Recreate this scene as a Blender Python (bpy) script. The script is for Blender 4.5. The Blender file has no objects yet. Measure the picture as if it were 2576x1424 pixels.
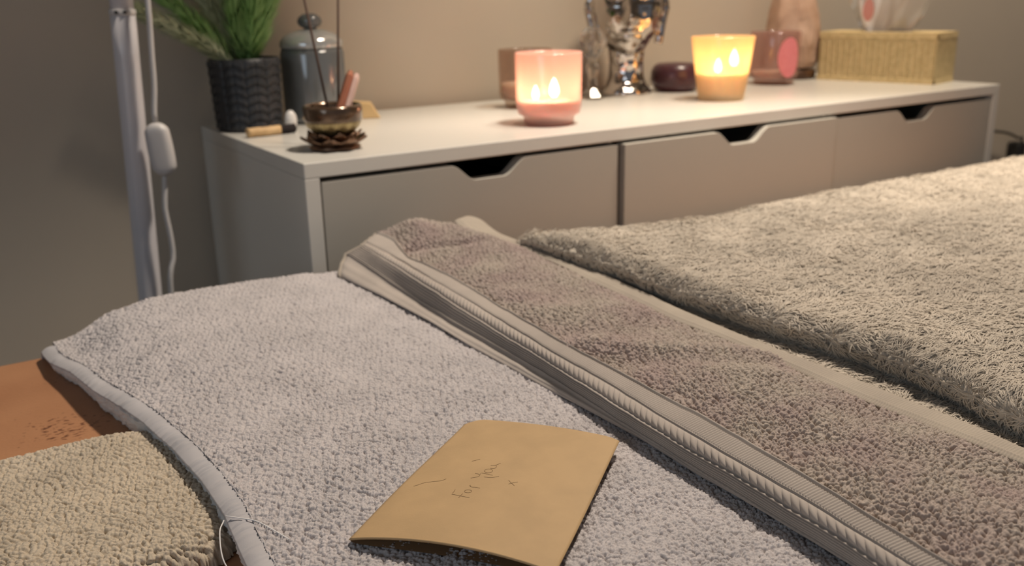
import bpy, bmesh, math, random
import numpy as np
from mathutils import Vector, Matrix

random.seed(7); RNG = np.random.default_rng(11)
TOP = 0.72                       # height of the cabinet top; most heights below are given relative to it
C = bpy.context.scene.collection
PI = math.pi
sc = bpy.context.scene

# ------------------------------------------------------------------ materials
def new_mat(name):
    m = bpy.data.materials.new(name); m.use_nodes = True
    nt = m.node_tree; nt.nodes.clear()
    out = nt.nodes.new('ShaderNodeOutputMaterial')
    return m, nt, out

def noise_col(nt, c1, c2, scale, detail=4, lo=.35, hi=.65, dist=0.0):
    tc = nt.nodes.new('ShaderNodeTexCoord')
    n = nt.nodes.new('ShaderNodeTexNoise'); n.inputs['Scale'].default_value = scale
    n.inputs['Detail'].default_value = detail; n.inputs['Distortion'].default_value = dist
    r = nt.nodes.new('ShaderNodeValToRGB')
    r.color_ramp.elements[0].position = lo; r.color_ramp.elements[1].position = hi
    r.color_ramp.elements[0].color = (*c1, 1); r.color_ramp.elements[1].color = (*c2, 1)
    nt.links.new(tc.outputs['Object'], n.inputs['Vector']); nt.links.new(n.outputs['Fac'], r.inputs['Fac'])
    return tc, n, r

def pbr(name, c1, c2=None, scale=8, rough=.5, metal=0, bump=0, bscale=60, sheen=0, spec=.5, lo=.35, hi=.65, coat=0, bdist=.002):
    m, nt, out = new_mat(name)
    b = nt.nodes.new('ShaderNodeBsdfPrincipled')
    tc, n, r = noise_col(nt, c1, c2 or c1, scale, lo=lo, hi=hi)
    nt.links.new(r.outputs['Color'], b.inputs['Base Color'])
    b.inputs['Roughness'].default_value = rough; b.inputs['Metallic'].default_value = metal
    b.inputs['Specular IOR Level'].default_value = spec
    b.inputs['Sheen Weight'].default_value = sheen; b.inputs['Coat Weight'].default_value = coat
    if bump:
        n2 = nt.nodes.new('ShaderNodeTexNoise'); n2.inputs['Scale'].default_value = bscale; n2.inputs['Detail'].default_value = 5
        bp = nt.nodes.new('ShaderNodeBump'); bp.inputs['Strength'].default_value = bump; bp.inputs['Distance'].default_value = bdist
        nt.links.new(tc.outputs['Object'], n2.inputs['Vector']); nt.links.new(n2.outputs['Fac'], bp.inputs['Height'])
        nt.links.new(bp.outputs['Normal'], b.inputs['Normal'])
    nt.links.new(b.outputs['BSDF'], out.inputs['Surface'])
    return m

def glass(name, col, rough=.03, ior=1.45, alpha_mix=0.0):
    m, nt, out = new_mat(name)
    b = nt.nodes.new('ShaderNodeBsdfPrincipled')
    b.inputs['Base Color'].default_value = (*col, 1); b.inputs['Roughness'].default_value = rough
    b.inputs['Transmission Weight'].default_value = 1; b.inputs['IOR'].default_value = ior
    t = nt.nodes.new('ShaderNodeBsdfTransparent'); t.inputs['Color'].default_value = (*col, 1)
    mx = nt.nodes.new('ShaderNodeMixShader'); mx.inputs['Fac'].default_value = alpha_mix
    nt.links.new(b.outputs['BSDF'], mx.inputs[1]); nt.links.new(t.outputs['BSDF'], mx.inputs[2])
    nt.links.new(mx.outputs['Shader'], out.inputs['Surface'])
    return m

def frosted(name, col, clear=.4, tcol=None, gloss=.08, diff=.25):
    """thin frosted glass: part clear, part translucent, part diffuse, a little gloss"""
    m, nt, out = new_mat(name)
    tl = nt.nodes.new('ShaderNodeBsdfTranslucent'); tl.inputs['Color'].default_value = (*col, 1)
    df = nt.nodes.new('ShaderNodeBsdfDiffuse'); df.inputs['Color'].default_value = (*col, 1)
    tr = nt.nodes.new('ShaderNodeBsdfTransparent'); tr.inputs['Color'].default_value = (*(tcol or col), 1)
    gl = nt.nodes.new('ShaderNodeBsdfGlossy'); gl.inputs['Roughness'].default_value = .12
    m1 = nt.nodes.new('ShaderNodeMixShader'); m1.inputs['Fac'].default_value = diff
    m2 = nt.nodes.new('ShaderNodeMixShader'); m2.inputs['Fac'].default_value = clear
    m3 = nt.nodes.new('ShaderNodeMixShader'); m3.inputs['Fac'].default_value = gloss
    L = nt.links.new
    L(tl.outputs[0], m1.inputs[1]); L(df.outputs[0], m1.inputs[2])
    L(m1.outputs[0], m2.inputs[1]); L(tr.outputs[0], m2.inputs[2])
    L(m2.outputs[0], m3.inputs[1]); L(gl.outputs[0], m3.inputs[2])
    L(m3.outputs[0], out.inputs['Surface'])
    return m

def wax(name, col):
    m, nt, out = new_mat(name)
    b = nt.nodes.new('ShaderNodeBsdfPrincipled')
    b.inputs['Base Color'].default_value = (*col, 1); b.inputs['Roughness'].default_value = .35
    b.inputs['Subsurface Weight'].default_value = .6
    b.inputs['Subsurface Radius'].default_value = (.02, .01, .005); b.inputs['Subsurface Scale'].default_value = 1
    nt.links.new(b.outputs[0], out.inputs['Surface'])
    return m

def emit(name, col, s):
    m, nt, out = new_mat(name)
    e = nt.nodes.new('ShaderNodeEmission'); e.inputs['Color'].default_value = (*col, 1); e.inputs['Strength'].default_value = s
    nt.links.new(e.outputs[0], out.inputs['Surface'])
    return m

def fabric(name, c1, c2, scale=25, bump=.35, bscale=1400, sheen=.15):
    return pbr(name, c1, c2, scale=scale, rough=.95, bump=bump, bscale=bscale, sheen=sheen, spec=.15, bdist=.0006)

M = {}
M['wall'] = pbr('wall_paint', (.55, .475, .385), (.58, .50, .405), scale=3, rough=.9, bump=.05, bscale=300, spec=.2)
M['floor'] = pbr('floor_laminate', (.16, .13, .11), (.2, .17, .14), scale=5, rough=.5)
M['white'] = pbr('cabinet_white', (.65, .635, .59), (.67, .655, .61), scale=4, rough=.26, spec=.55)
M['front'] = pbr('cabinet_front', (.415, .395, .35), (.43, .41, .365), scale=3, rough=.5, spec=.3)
M['inside'] = pbr('cabinet_inside', (.08, .065, .06), rough=.8)
M['leather'] = pbr('tan_leather', (.36, .17, .085), (.43, .215, .11), scale=9, rough=.42, bump=.25, bscale=420, spec=.4, bdist=.001)
_nt = M['leather'].node_tree; _b = [n for n in _nt.nodes if n.type == 'BSDF_PRINCIPLED'][0]; _r = [n for n in _nt.nodes if n.type == 'VALTORGB'][0]
_tc = [n for n in _nt.nodes if n.type == 'TEX_COORD'][0]; _mp = _nt.nodes.new('ShaderNodeMapping'); _mp.inputs['Scale'].default_value = (1, 2.2, 1); _mp.inputs['Rotation'].default_value = (0, 0, .5)
_n = _nt.nodes.new('ShaderNodeTexNoise'); _n.inputs['Scale'].default_value = 190; _n.inputs['Detail'].default_value = 3
_n2 = _nt.nodes.new('ShaderNodeTexNoise'); _n2.inputs['Scale'].default_value = 11
_m = _nt.nodes.new('ShaderNodeMath'); _m.operation = 'ADD'
_c = _nt.nodes.new('ShaderNodeValToRGB'); _c.color_ramp.elements[0].position = 1.25 / 2; _c.color_ramp.elements[1].position = 1.31 / 2
_h = _nt.nodes.new('ShaderNodeMath'); _h.operation = 'MULTIPLY'; _h.inputs[1].default_value = .5
_x = _nt.nodes.new('ShaderNodeMix'); _x.data_type = 'RGBA'; _x.inputs[7].default_value = (.13, .05, .025, 1)
for _a, _q in ((_tc.outputs['Object'], _mp.inputs['Vector']), (_mp.outputs[0], _n.inputs['Vector']), (_tc.outputs['Object'], _n2.inputs['Vector']), (_n.outputs['Fac'], _m.inputs[0]), (_n2.outputs['Fac'], _m.inputs[1]),
               (_m.outputs[0], _h.inputs[0]), (_h.outputs[0], _c.inputs['Fac']), (_c.outputs['Color'], _x.inputs[0]), (_r.outputs['Color'], _x.inputs[6]), (_x.outputs[2], _b.inputs['Base Color'])): _nt.links.new(_a, _q)
M['metal_dark'] = pbr('dark_metal', (.05, .05, .05), rough=.4, metal=.8)
M['wood_leg'] = pbr('leg_wood', (.33, .2, .11), (.4, .25, .14), scale=12, rough=.5)
M['towelA'] = fabric('lilac_grey_terry', (.475, .445, .445), (.535, .50, .50))
M['hemA'] = fabric('grey_hem', (.40, .39, .405), (.47, .455, .47), bscale=2500, bump=.15)
M['pad'] = fabric('white_fleece', (.62, .60, .58), (.68, .66, .63), bscale=600)
M['towelB'] = fabric('taupe_terry', (.375, .30, .275), (.415, .36, .31), scale=26)
M['bandB'] = fabric('taupe_border', (.395, .35, .315), (.44, .39, .35), bscale=2200, bump=.25)
M['hemB'] = fabric('taupe_flat_hem', (.35, .305, .255), (.40, .35, .29), bscale=2000, bump=.3)
M['blanket'] = fabric('cream_shag', (.485, .43, .36), (.595, .53, .445), scale=14)
M['smalltowel'] = fabric('beige_terry', (.45, .385, .30), (.54, .465, .365))
M['kraft'] = pbr('kraft_paper', (.40, .275, .145), (.445, .305, .16), scale=45, rough=.62, bump=.12, bscale=900, spec=.35, bdist=.0006)
M['kraft_in'] = pbr('kraft_inner', (.28, .17, .085), (.31, .19, .095), scale=30, rough=.8)
M['pencil'] = pbr('pencil_mark', (.20, .125, .06), rough=.8)
M['thread'] = pbr('white_thread', (.75, .74, .74), rough=.8)
M['pole'] = pbr('white_lacquer', (.62, .60, .62), rough=.3)
M['cord'] = pbr('white_plastic', (.55, .53, .52), rough=.4)
M['blackpot'] = pbr('charcoal_pot', (.028, .03, .034), (.045, .047, .052), scale=40, rough=.45)
M['soil'] = pbr('potting_moss', (.03, .035, .015), (.06, .06, .03), scale=80, rough=.9)
M['leaf'] = pbr('leaf_green', (.22, .42, .12), (.36, .56, .22), scale=20, rough=.55)
M['leaf_pale'] = pbr('leaf_pale', (.48, .54, .32), (.62, .66, .46), scale=20, rough=.55)
M['smoke'] = frosted('smoky_glass', (.20, .21, .215), clear=.14, tcol=(.6, .62, .63), gloss=.10, diff=.8)
M['cutglass'] = frosted('cut_clear_glass', (.62, .62, .60), clear=.15, gloss=.3, diff=.8)
M['bronze'] = pbr('aged_bronze', (.10, .06, .04), (.28, .17, .11), scale=90, rough=.35, metal=.9, bump=.3, bscale=300)
M['bowl'] = pbr('brown_enamel', (.09, .055, .035), (.16, .10, .06), scale=60, rough=.22, metal=.6, coat=.5)
M['brass'] = pbr('worn_brass', (.22, .16, .07), (.42, .34, .18), scale=120, rough=.35, metal=.8, bump=.3, bscale=300)
M['stick'] = pbr('incense_brown', (.09, .05, .035), (.12, .07, .05), rough=.8)
M['rose'] = pbr('rose_crystal', (.62, .42, .36), (.7, .5, .43), scale=60, rough=.2)
M['copper'] = pbr('copper_red', (.42, .15, .09), (.5, .2, .12), scale=50, rough=.3, metal=.3)
M['palo'] = pbr('pale_wood', (.56, .36, .17), (.68, .47, .24), scale=70, rough=.6)
M['char'] = pbr('charred_tip', (.015, .01, .01), rough=.9)
M['soap'] = pbr('honey_wood', (.62, .42, .19), (.7, .49, .24), scale=25, rough=.6)
M['stone'] = pbr('white_stone', (.8, .77, .74), rough=.25)
M['pinkglass'] = frosted('pink_frosted_glass', (.88, .60, .55), clear=.48, tcol=(1, .88, .84), gloss=.06, diff=.55)
M['amberglass'] = frosted('amber_frosted_glass', (.96, .73, .45), clear=.40, tcol=(1, .89, .69), gloss=.06, diff=.5)
M['palepink'] = frosted('pale_pink_glass', (.66, .50, .46), clear=.72, tcol=(.93, .80, .76), gloss=.06, diff=.4)
M['duskglass'] = frosted('dusky_clear_glass', (.45, .36, .32), clear=.86, tcol=(.88, .80, .74), gloss=.05, diff=.5)
M['pinkwax'] = wax('pink_wax', (.96, .78, .72))
M['amberwax'] = wax('amber_wax', (.98, .92, .78))
M['palewax'] = wax('pale_wax', (.82, .66, .54))
M['wick'] = pbr('wick', (.03, .02, .02), rough=.9)
M['flame'] = emit('flame_glow', (1, .80, .50), 60)
M['pinklabel'] = pbr('pink_label', (.80, .22, .24), (.86, .28, .30), scale=300, rough=.6)
M['salt'] = pbr('salt_rock', (.46, .29, .20), (.62, .43, .32), scale=22, rough=.45, bump=.5, bscale=60, bdist=.004)
M['lampwood'] = pbr('dark_wood_base', (.07, .03, .012), (.12, .055, .02), scale=40, rough=.5)
M['plum'] = pbr('plum_glaze', (.055, .02, .03), (.075, .03, .04), rough=.3)
M['chrome'] = pbr('tarnished_mirror_silver', (.50, .46, .43), (.62, .58, .55), scale=12, rough=.09, metal=1, bump=.25, bscale=45, bdist=.004)
_nt = M['chrome'].node_tree; _b = [n for n in _nt.nodes if n.type == 'BUMP'][0]; _v = _nt.nodes.new('ShaderNodeTexVoronoi')
_v.inputs['Scale'].default_value = 75; _tc = [n for n in _nt.nodes if n.type == 'TEX_COORD'][0]
_nt.links.new(_tc.outputs['Object'], _v.inputs['Vector']); _nt.links.new(_v.outputs['Distance'], _b.inputs['Height']); _b.inputs['Strength'].default_value = .55
M['crystal'] = glass('crystal_glass', (.97, .94, .9), rough=.02, alpha_mix=.25)
M['straw'] = pbr('woven_straw', (.60, .46, .23), (.72, .56, .30), scale=120, rough=.8, bump=.4, bscale=500)
M['tissue'] = frosted('tissue_paper', (.88, .84, .83), clear=.0, gloss=.0, diff=.8)
M['film'] = frosted('plastic_film', (.8, .78, .75), clear=.86, gloss=.12, diff=.5)
M['print'] = pbr('printed_rose_patch', (.55, .22, .20), (.62, .28, .25), rough=.6)
M['black'] = pbr('black_rubber', (.012, .012, .012), rough=.5)
M['speaker'] = pbr('charcoal_fabric', (.03, .028, .026), (.04, .037, .034), rough=.9)

# ------------------------------------------------------------------ objects helpers
def empty(name, loc, label, cat, group=None, rotz=0):
    o = bpy.data.objects.new(name, None); C.objects.link(o)
    o.location = loc; o.rotation_euler = (0, 0, rotz); o.empty_display_size = .02
    o['label'] = label; o['category'] = cat
    if group: o['group'] = group
    bpy.context.view_layer.update()
    return o

def tag(o, label, cat, group=None, kind=None):
    o['label'] = label; o['category'] = cat
    if group: o['group'] = group
    if kind: o['kind'] = kind
    return o

def np_mesh(name, V, F, mat, parent=None, smooth=True):
    """V (n,3) in the parent's local frame, F (m,4) or (m,3) index array, or list of such arrays"""
    V = np.asarray(V, dtype=np.float32)
    Fs = F if isinstance(F, list) else [F]
    me = bpy.data.meshes.new(name)
    me.vertices.add(len(V)); me.vertices.foreach_set('co', V.ravel())
    loops = np.concatenate([f.ravel() for f in Fs]).astype(np.int32)
    tot = np.concatenate([np.full(len(f), f.shape[1]) for f in Fs]).astype(np.int32)
    st = np.concatenate([[0], np.cumsum(tot)[:-1]]).astype(np.int32)
    me.loops.add(len(loops)); me.loops.foreach_set('vertex_index', loops)
    me.polygons.add(len(tot)); me.polygons.foreach_set('loop_start', st); me.polygons.foreach_set('loop_total', tot)
    me.update(calc_edges=True); me.validate()
    me.polygons.foreach_set('use_smooth', np.full(len(me.polygons), smooth)); me.update()
    if mat: me.materials.append(mat)
    o = bpy.data.objects.new(name, me); C.objects.link(o)
    if parent: o.parent = parent
    return o

def grid_faces(nr, nc, close=False):
    i = np.arange(nr - 1)[:, None]; j = np.arange(nc if close else nc - 1)[None, :]
    j2 = (j + 1) % nc
    a = i * nc + j; b = i * nc + j2; c = (i + 1) * nc + j2; d = (i + 1) * nc + j
    return np.stack([a, b, c, d], -1).reshape(-1, 4)

def bm_obj(name, bm, mat, parent=None, smooth=False, bevel=0, seg=2):
    bmesh.ops.recalc_face_normals(bm, faces=bm.faces)
    me = bpy.data.meshes.new(name); bm.to_mesh(me); bm.free()
    for p in me.polygons: p.use_smooth = smooth
    for m in (mat if isinstance(mat, (list, tuple)) else [mat]): me.materials.append(m)
    o = bpy.data.objects.new(name, me); C.objects.link(o)
    if parent: o.parent = parent
    if bevel:
        md = o.modifiers.new('bevel', 'BEVEL'); md.width = bevel; md.segments = seg; md.limit_method = 'ANGLE'
    return o

def box(bm, x0, x1, y0, y1, z0, z1):
    r = bmesh.ops.create_cube(bm, size=1)
    bmesh.ops.scale(bm, vec=(x1 - x0, y1 - y0, z1 - z0), verts=r['verts'])
    bmesh.ops.translate(bm, vec=((x0 + x1) / 2, (y0 + y1) / 2, (z0 + z1) / 2), verts=r['verts'])
    return r['verts']

def box_obj(name, b, mat, parent=None, bevel=.0015):
    bm = bmesh.new(); box(bm, *b); return bm_obj(name, bm, mat, parent, bevel=bevel)

def lathe(name, prof, mat, parent=None, n=48, center=(0, 0), smooth=True, fn=None):
    prof = np.array(prof, float); a = np.linspace(0, 2 * PI, n, endpoint=False)
    r = prof[:, 0][:, None]; z = prof[:, 1][:, None] + 0 * a[None, :]
    if fn is not None: r = fn(r, a[None, :], prof[:, 1][:, None])
    X = center[0] + r * np.cos(a)[None, :]; Y = center[1] + r * np.sin(a)[None, :]
    V = np.stack([X + 0 * z, Y + 0 * z, z], -1).reshape(-1, 3)
    return np_mesh(name, V, grid_faces(len(prof), n, True), mat, parent, smooth)

def resample(pts, n):
    pts = np.array(pts, float)
    # Catmull-Rom through the points, then even spacing
    P = np.vstack([2 * pts[0] - pts[1], pts, 2 * pts[-1] - pts[-2]])
    out = []
    for i in range(1, len(P) - 2):
        t = np.linspace(0, 1, 14, endpoint=False)[:, None]
        p0, p1, p2, p3 = P[i - 1], P[i], P[i + 1], P[i + 2]
        out.append(.5 * ((2 * p1) + (-p0 + p2) * t + (2 * p0 - 5 * p1 + 4 * p2 - p3) * t ** 2 + (-p0 + 3 * p1 - 3 * p2 + p3) * t ** 3))
    out = np.vstack(out + [pts[-1:]])
    s = np.concatenate([[0], np.cumsum(np.linalg.norm(np.diff(out, axis=0), axis=1))])
    q = np.linspace(0, s[-1], n)
    return np.stack([np.interp(q, s, out[:, k]) for k in range(out.shape[1])], -1)

def tube_arrays(path, rad, k=8):
    path = np.array(path, float); n = len(path)
    rad = np.broadcast_to(np.array(rad, float), (n,))
    T = np.gradient(path, axis=0); T /= np.linalg.norm(T, axis=1, keepdims=True) + 1e-12
    up = np.array([0, 0, 1.0]) if abs(T[0, 2]) < .9 else np.array([1.0, 0, 0])
    U = np.cross(T, up); U /= np.linalg.norm(U, axis=1, keepdims=True) + 1e-12
    W = np.cross(T, U)
    a = np.linspace(0, 2 * PI, k, endpoint=False)
    V = path[:, None, :] + rad[:, None, None] * (np.cos(a)[None, :, None] * U[:, None, :] + np.sin(a)[None, :, None] * W[:, None, :])
    V = V.reshape(-1, 3); F = grid_faces(n, k, True)
    i0 = len(V); V = np.vstack([V, path[:1], path[-1:]])
    j = np.arange(k); j2 = (j + 1) % k
    caps = np.vstack([np.stack([np.full(k, i0), j2, j], -1), np.stack([np.full(k, i0 + 1), (n - 1) * k + j, (n - 1) * k + j2], -1)])
    return V, F, caps

def tube(name, path, rad, mat, parent=None, k=10):
    V, F, caps = tube_arrays(path, rad, k)
    return np_mesh(name, V, [F, caps], mat, parent)

# ------------------------------------------------------------------ noise in numpy
def _h(ix, iy, s):
    ix = ix.astype(np.int64); iy = iy.astype(np.int64)
    n = (ix * 374761393 + iy * 668265263 + s * 1442695041) & 0x7fffffff
    n = ((n ^ (n >> 13)) * 1274126177) & 0x7fffffff
    n = ((n ^ (n >> 16)) * 668265263) & 0x7fffffff
    return (n ^ (n >> 15)) / float(0x7fffffff)

def vnoise(x, y, s=0):
    ix = np.floor(x); iy = np.floor(y); fx = x - ix; fy = y - iy
    fx = fx * fx * (3 - 2 * fx); fy = fy * fy * (3 - 2 * fy)
    a = _h(ix, iy, s); b = _h(ix + 1, iy, s); c = _h(ix, iy + 1, s); d = _h(ix + 1, iy + 1, s)
    return a + (b - a) * fx + (c - a) * fy + (a - b - c + d) * fx * fy

def fbm(x, y, s=0, o=3):
    r = 0; w = 1; t = 0
    for k in range(o):
        r = r + w * vnoise(x * 2 ** k, y * 2 ** k, s + k * 17); t += w; w *= .5
    return r / t - .5

def worley(x, y, s=0):
    ix = np.floor(x); iy = np.floor(y); best = np.full(x.shape, 9.0)
    for dx in (-1, 0, 1):
        for dy in (-1, 0, 1):
            cx = ix + dx; cy = iy + dy
            px = cx + .15 + .7 * _h(cx, cy, s); py = cy + .15 + .7 * _h(cx, cy, s + 91)
            best = np.minimum(best, (x - px) ** 2 + (y - py) ** 2)
    return np.sqrt(best)

def terry(u, v, size, s=0, ang=0.0, aniso=1.7, pw=1.6, warp=1.1):
    """height 0..1 of looped pile; u, v in metres"""
    wu = u + .6 * size * fbm(u / size * .45, v / size * .45, s + 3); wv = v + .9 * size * fbm(u / size * .45, v / size * .45, s + 8)
    p = (wu * math.cos(ang) + wv * math.sin(ang)) / size + warp * 2 * fbm(u / .02, v / .02, s + 5)
    q = (-wu * math.sin(ang) + wv * math.cos(ang)) / size + warp * 2 * fbm(u / .02, v / .02, s + 6)
    d = worley(p / aniso, q, s)
    h = 1 - np.clip(d / .74, 0, 1) ** pw
    d2 = worley(p * 1.35, q * 1.5, s + 40)
    return .68 * h + .32 * (1 - np.clip(d2 / .75, 0, 1) ** pw)

def normals(P):
    du = np.gradient(P, axis=0); dv = np.gradient(P, axis=1)
    n = np.cross(du, dv); n /= np.linalg.norm(n, axis=2, keepdims=True) + 1e-12
    return n

# ------------------------------------------------------------------ camera
cam_d = bpy.data.cameras.new('camera'); cam = bpy.data.objects.new('camera', cam_d); C.objects.link(cam)
yaw, pitch, roll = -.5645, .2976, -.0209
cy_, sy_ = math.cos(yaw), math.sin(yaw)
fw = Vector((-sy_ * math.cos(pitch), cy_ * math.cos(pitch), -math.sin(pitch)))
rt = Vector((cy_, sy_, 0)); up = rt.cross(fw)
r2 = math.cos(roll) * rt + math.sin(roll) * up; u2 = -math.sin(roll) * rt + math.cos(roll) * up
CAM = Vector((-.3205, -.8876, .1549 + TOP))
mw = Matrix((r2, u2, -fw)).transposed().to_4x4(); mw.translation = CAM
cam.matrix_world = mw
cam_d.sensor_width = 36; cam_d.lens = 2356.18 / 2576 * 36; cam_d.clip_start = .02
cam_d.dof.use_dof = True; cam_d.dof.focus_distance = .50; cam_d.dof.aperture_fstop = 9.2
sc.camera = cam

# ------------------------------------------------------------------ room
def struct(name, b, mat):
    o = box_obj(name, b, mat, bevel=0); o['kind'] = 'structure'; return o
struct('floor', (-2.2, 3.2, -2.6, .39, -.05, 0), M['floor'])
struct('wall_back', (-2.2, 3.2, .39, .45, 0, 2.45), M['wall'])
struct('wall_left', (-2.26, -2.2, -2.6, .45, 0, 2.45), M['wall'])
struct('wall_right', (3.2, 3.26, -2.6, .45, 0, 2.45), M['wall'])
struct('ceiling', (-2.2, 3.2, -2.6, .45, 2.45, 2.5), M['wall'])
o = struct('baseboard_back', (-2.2, 3.2, .376, .39, 0, .09), M['white'])

# ------------------------------------------------------------------ cabinet
W, D = 1.2, .372
cab = empty('drawer_cabinet', (0, 0, 0), 'long low white cabinet with scooped drawer fronts behind the massage table', 'cabinet')
T = .016
bm = bmesh.new()
box(bm, 0, T, 0, D, 0, TOP - T); box(bm, W - T, W, 0, D, 0, TOP - T)
box(bm, T, W - T, D - .006, D, .06, TOP - T); box(bm, T, W - T, .004, D, .06, .076)
box(bm, T, W - T, .03, .045, 0, .06)
box(bm, .398, .404, .02, D - .01, .076, TOP - T); box(bm, .790, .797, .02, D - .01, .076, TOP - T)
bm_obj('body', bm, M['white'], cab, bevel=.0008)
box_obj('top_panel', (0, W, 0, D, TOP - T, TOP), M['white'], cab, bevel=.0012)

def drawer(x0, x1, y0, zt, zb, sx, sw=.098, sd=.0185):
    """front board with a scooped finger pull, plus the tray behind it"""
    pts = [(x0, zb), (x0, zt)]
    sh = .018
    n = 10
    prof = []
    a, b = sx - sw / 2, sx + sw / 2
    for i in range(n + 1):
        t = i / n; prof.append((a + sh * 1.7 * t, zt - sd * (t * t * (3 - 2 * t))))
    for i in range(n + 1):
        t = i / n; prof.append((b - sh * 1.7 * (1 - t), zt - sd * (1 - t * t * (3 - 2 * t))))
    pts += prof + [(x1, zt), (x1, zb)]
    bm = bmesh.new(); th = .016
    # build as strips so that concave scoop triangulates well
    xs = sorted(set([x0, x1] + [p[0] for p in prof]))
    topz = lambda x: zt if x <= a or x >= b else float(np.interp(x, [p[0] for p in prof], [p[1] for p in prof]))
    row = []
    for x in xs:
        row.append([bm.verts.new((x, y, z)) for y, z in ((y0, zb), (y0, topz(x)), (y0 + th, topz(x)), (y0 + th, zb))])
    for i in range(len(row) - 1):
        for k in range(4):
            bm.faces.new((row[i][k], row[i + 1][k], row[i + 1][(k + 1) % 4], row[i][(k + 1) % 4]))
    bm.faces.new(row[0]); bm.faces.new(row[-1][::-1])
    f = bm_obj('drawer_front', bm, M['front'], cab, bevel=.0006)
    bm = bmesh.new(); box(bm, x0 + .012, x1 - .012, y0 + th, D - .03, zb + .02, zb + .03)
    box(bm, x0 + .012, x0 + .024, y0 + th, D - .03, zb + .03, zt - .06); box(bm, x1 - .024, x1 - .012, y0 + th, D - .03, zb + .03, zt - .06)
    box(bm, x0 + .024, x1 - .024, D - .045, D - .03, zb + .03, zt - .06)
    bm_obj('drawer_tray', bm, M['inside'], f)
zt = TOP - T - .005
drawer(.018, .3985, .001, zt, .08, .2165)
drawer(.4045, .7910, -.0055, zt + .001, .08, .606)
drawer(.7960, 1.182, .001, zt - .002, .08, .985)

# ------------------------------------------------------------------ massage table
bed = empty('massage_table', (-.2, -.41, 0), 'padded massage table with tan leather top under the towels', 'table')
bx, by = .2, .41
lt = TOP - .130
bm = bmesh.new(); box(bm, -.85 + bx, 1.15 + bx, -.80 + by, -.035 + by, lt - .055, lt)
o = bm_obj('leather_top', bm, M['leather'], bed, smooth=True, bevel=.016, seg=6)
bm = bmesh.new(); box(bm, -.82 + bx, 1.12 + bx, -.78 + by, -.06 + by, lt - .09, lt - .055)
bm_obj('frame', bm, M['wood_leg'], bed, bevel=.003)
for lx in (-.75, 1.05):
    for ly in (-.74, -.10):
        bm = bmesh.new(); box(bm, lx - .02 + bx, lx + .02 + bx, ly - .02 + by, ly + .02 + by, 0, lt - .09)
        bm_obj('leg', bm, M['wood_leg'], bed, bevel=.003)

# ------------------------------------------------------------------ bedding: heights
def bilin(xs, ys, Z, X, Y):
    xs = np.array(xs); ys = np.array(ys); Z = np.array(Z)
    X = np.clip(X, xs[0], xs[-1]); Y = np.clip(Y, ys[0], ys[-1])
    i = np.clip(np.searchsorted(xs, X) - 1, 0, len(xs) - 2); j = np.clip(np.searchsorted(ys, Y) - 1, 0, len(ys) - 2)
    fx = (X - xs[i]) / (xs[i + 1] - xs[i]); fy = (Y - ys[j]) / (ys[j + 1] - ys[j])
    fx = fx * fx * (3 - 2 * fx) * .5 + fx * .5; fy = fy * fy * (3 - 2 * fy) * .5 + fy * .5
    return (Z[j, i] * (1 - fx) + Z[j, i + 1] * fx) * (1 - fy) + (Z[j + 1, i] * (1 - fx) + Z[j + 1, i + 1] * fx) * fy

AX = [-.27, -.24, -.2, -.17, -.12, -.04, .02, .16]
AY = [-.80, -.60, -.45, -.30, -.15, -.07]
AZ = [[-.110, -.106, -.102, -.101, -.100, -.100, -.101, -.104],
      [-.109, -.106, -.102, -.100, -.099, -.100, -.102, -.104],
      [-.108, -.105, -.1015, -.100, -.099, -.100, -.102, -.104],
      [-.110, -.106, -.101, -.099, -.0985, -.100, -.102, -.104],
      [-.115, -.111, -.1005, -.096, -.095, -.097, -.1015, -.104],
      [-.120, -.1165, -.098, -.0925, -.091, -.094, -.098, -.104]]
def zA(X, Y):
    return TOP + bilin(AX, AY, AZ, X, Y) + .0028 * fbm(X / .07, Y / .07, 60, 2)

def hemx(Y):      # outer edge of the left hem
    return np.interp(Y, [-.80, -.60, -.484, -.436, -.39, -.34, -.286, -.247, -.195, -.142, -.10, -.071],
                     [-.227, -.225, -.2215, -.2175, -.2175, -.221, -.2275, -.234, -.244, -.251, -.260, -.262])
def drape(Yr, z, t, depth, fwd):
    """rows past the far edge roll down"""
    return Yr + fwd * np.sin(t * PI / 2), z - depth * (1 - np.cos(t * PI / 2))

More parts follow.
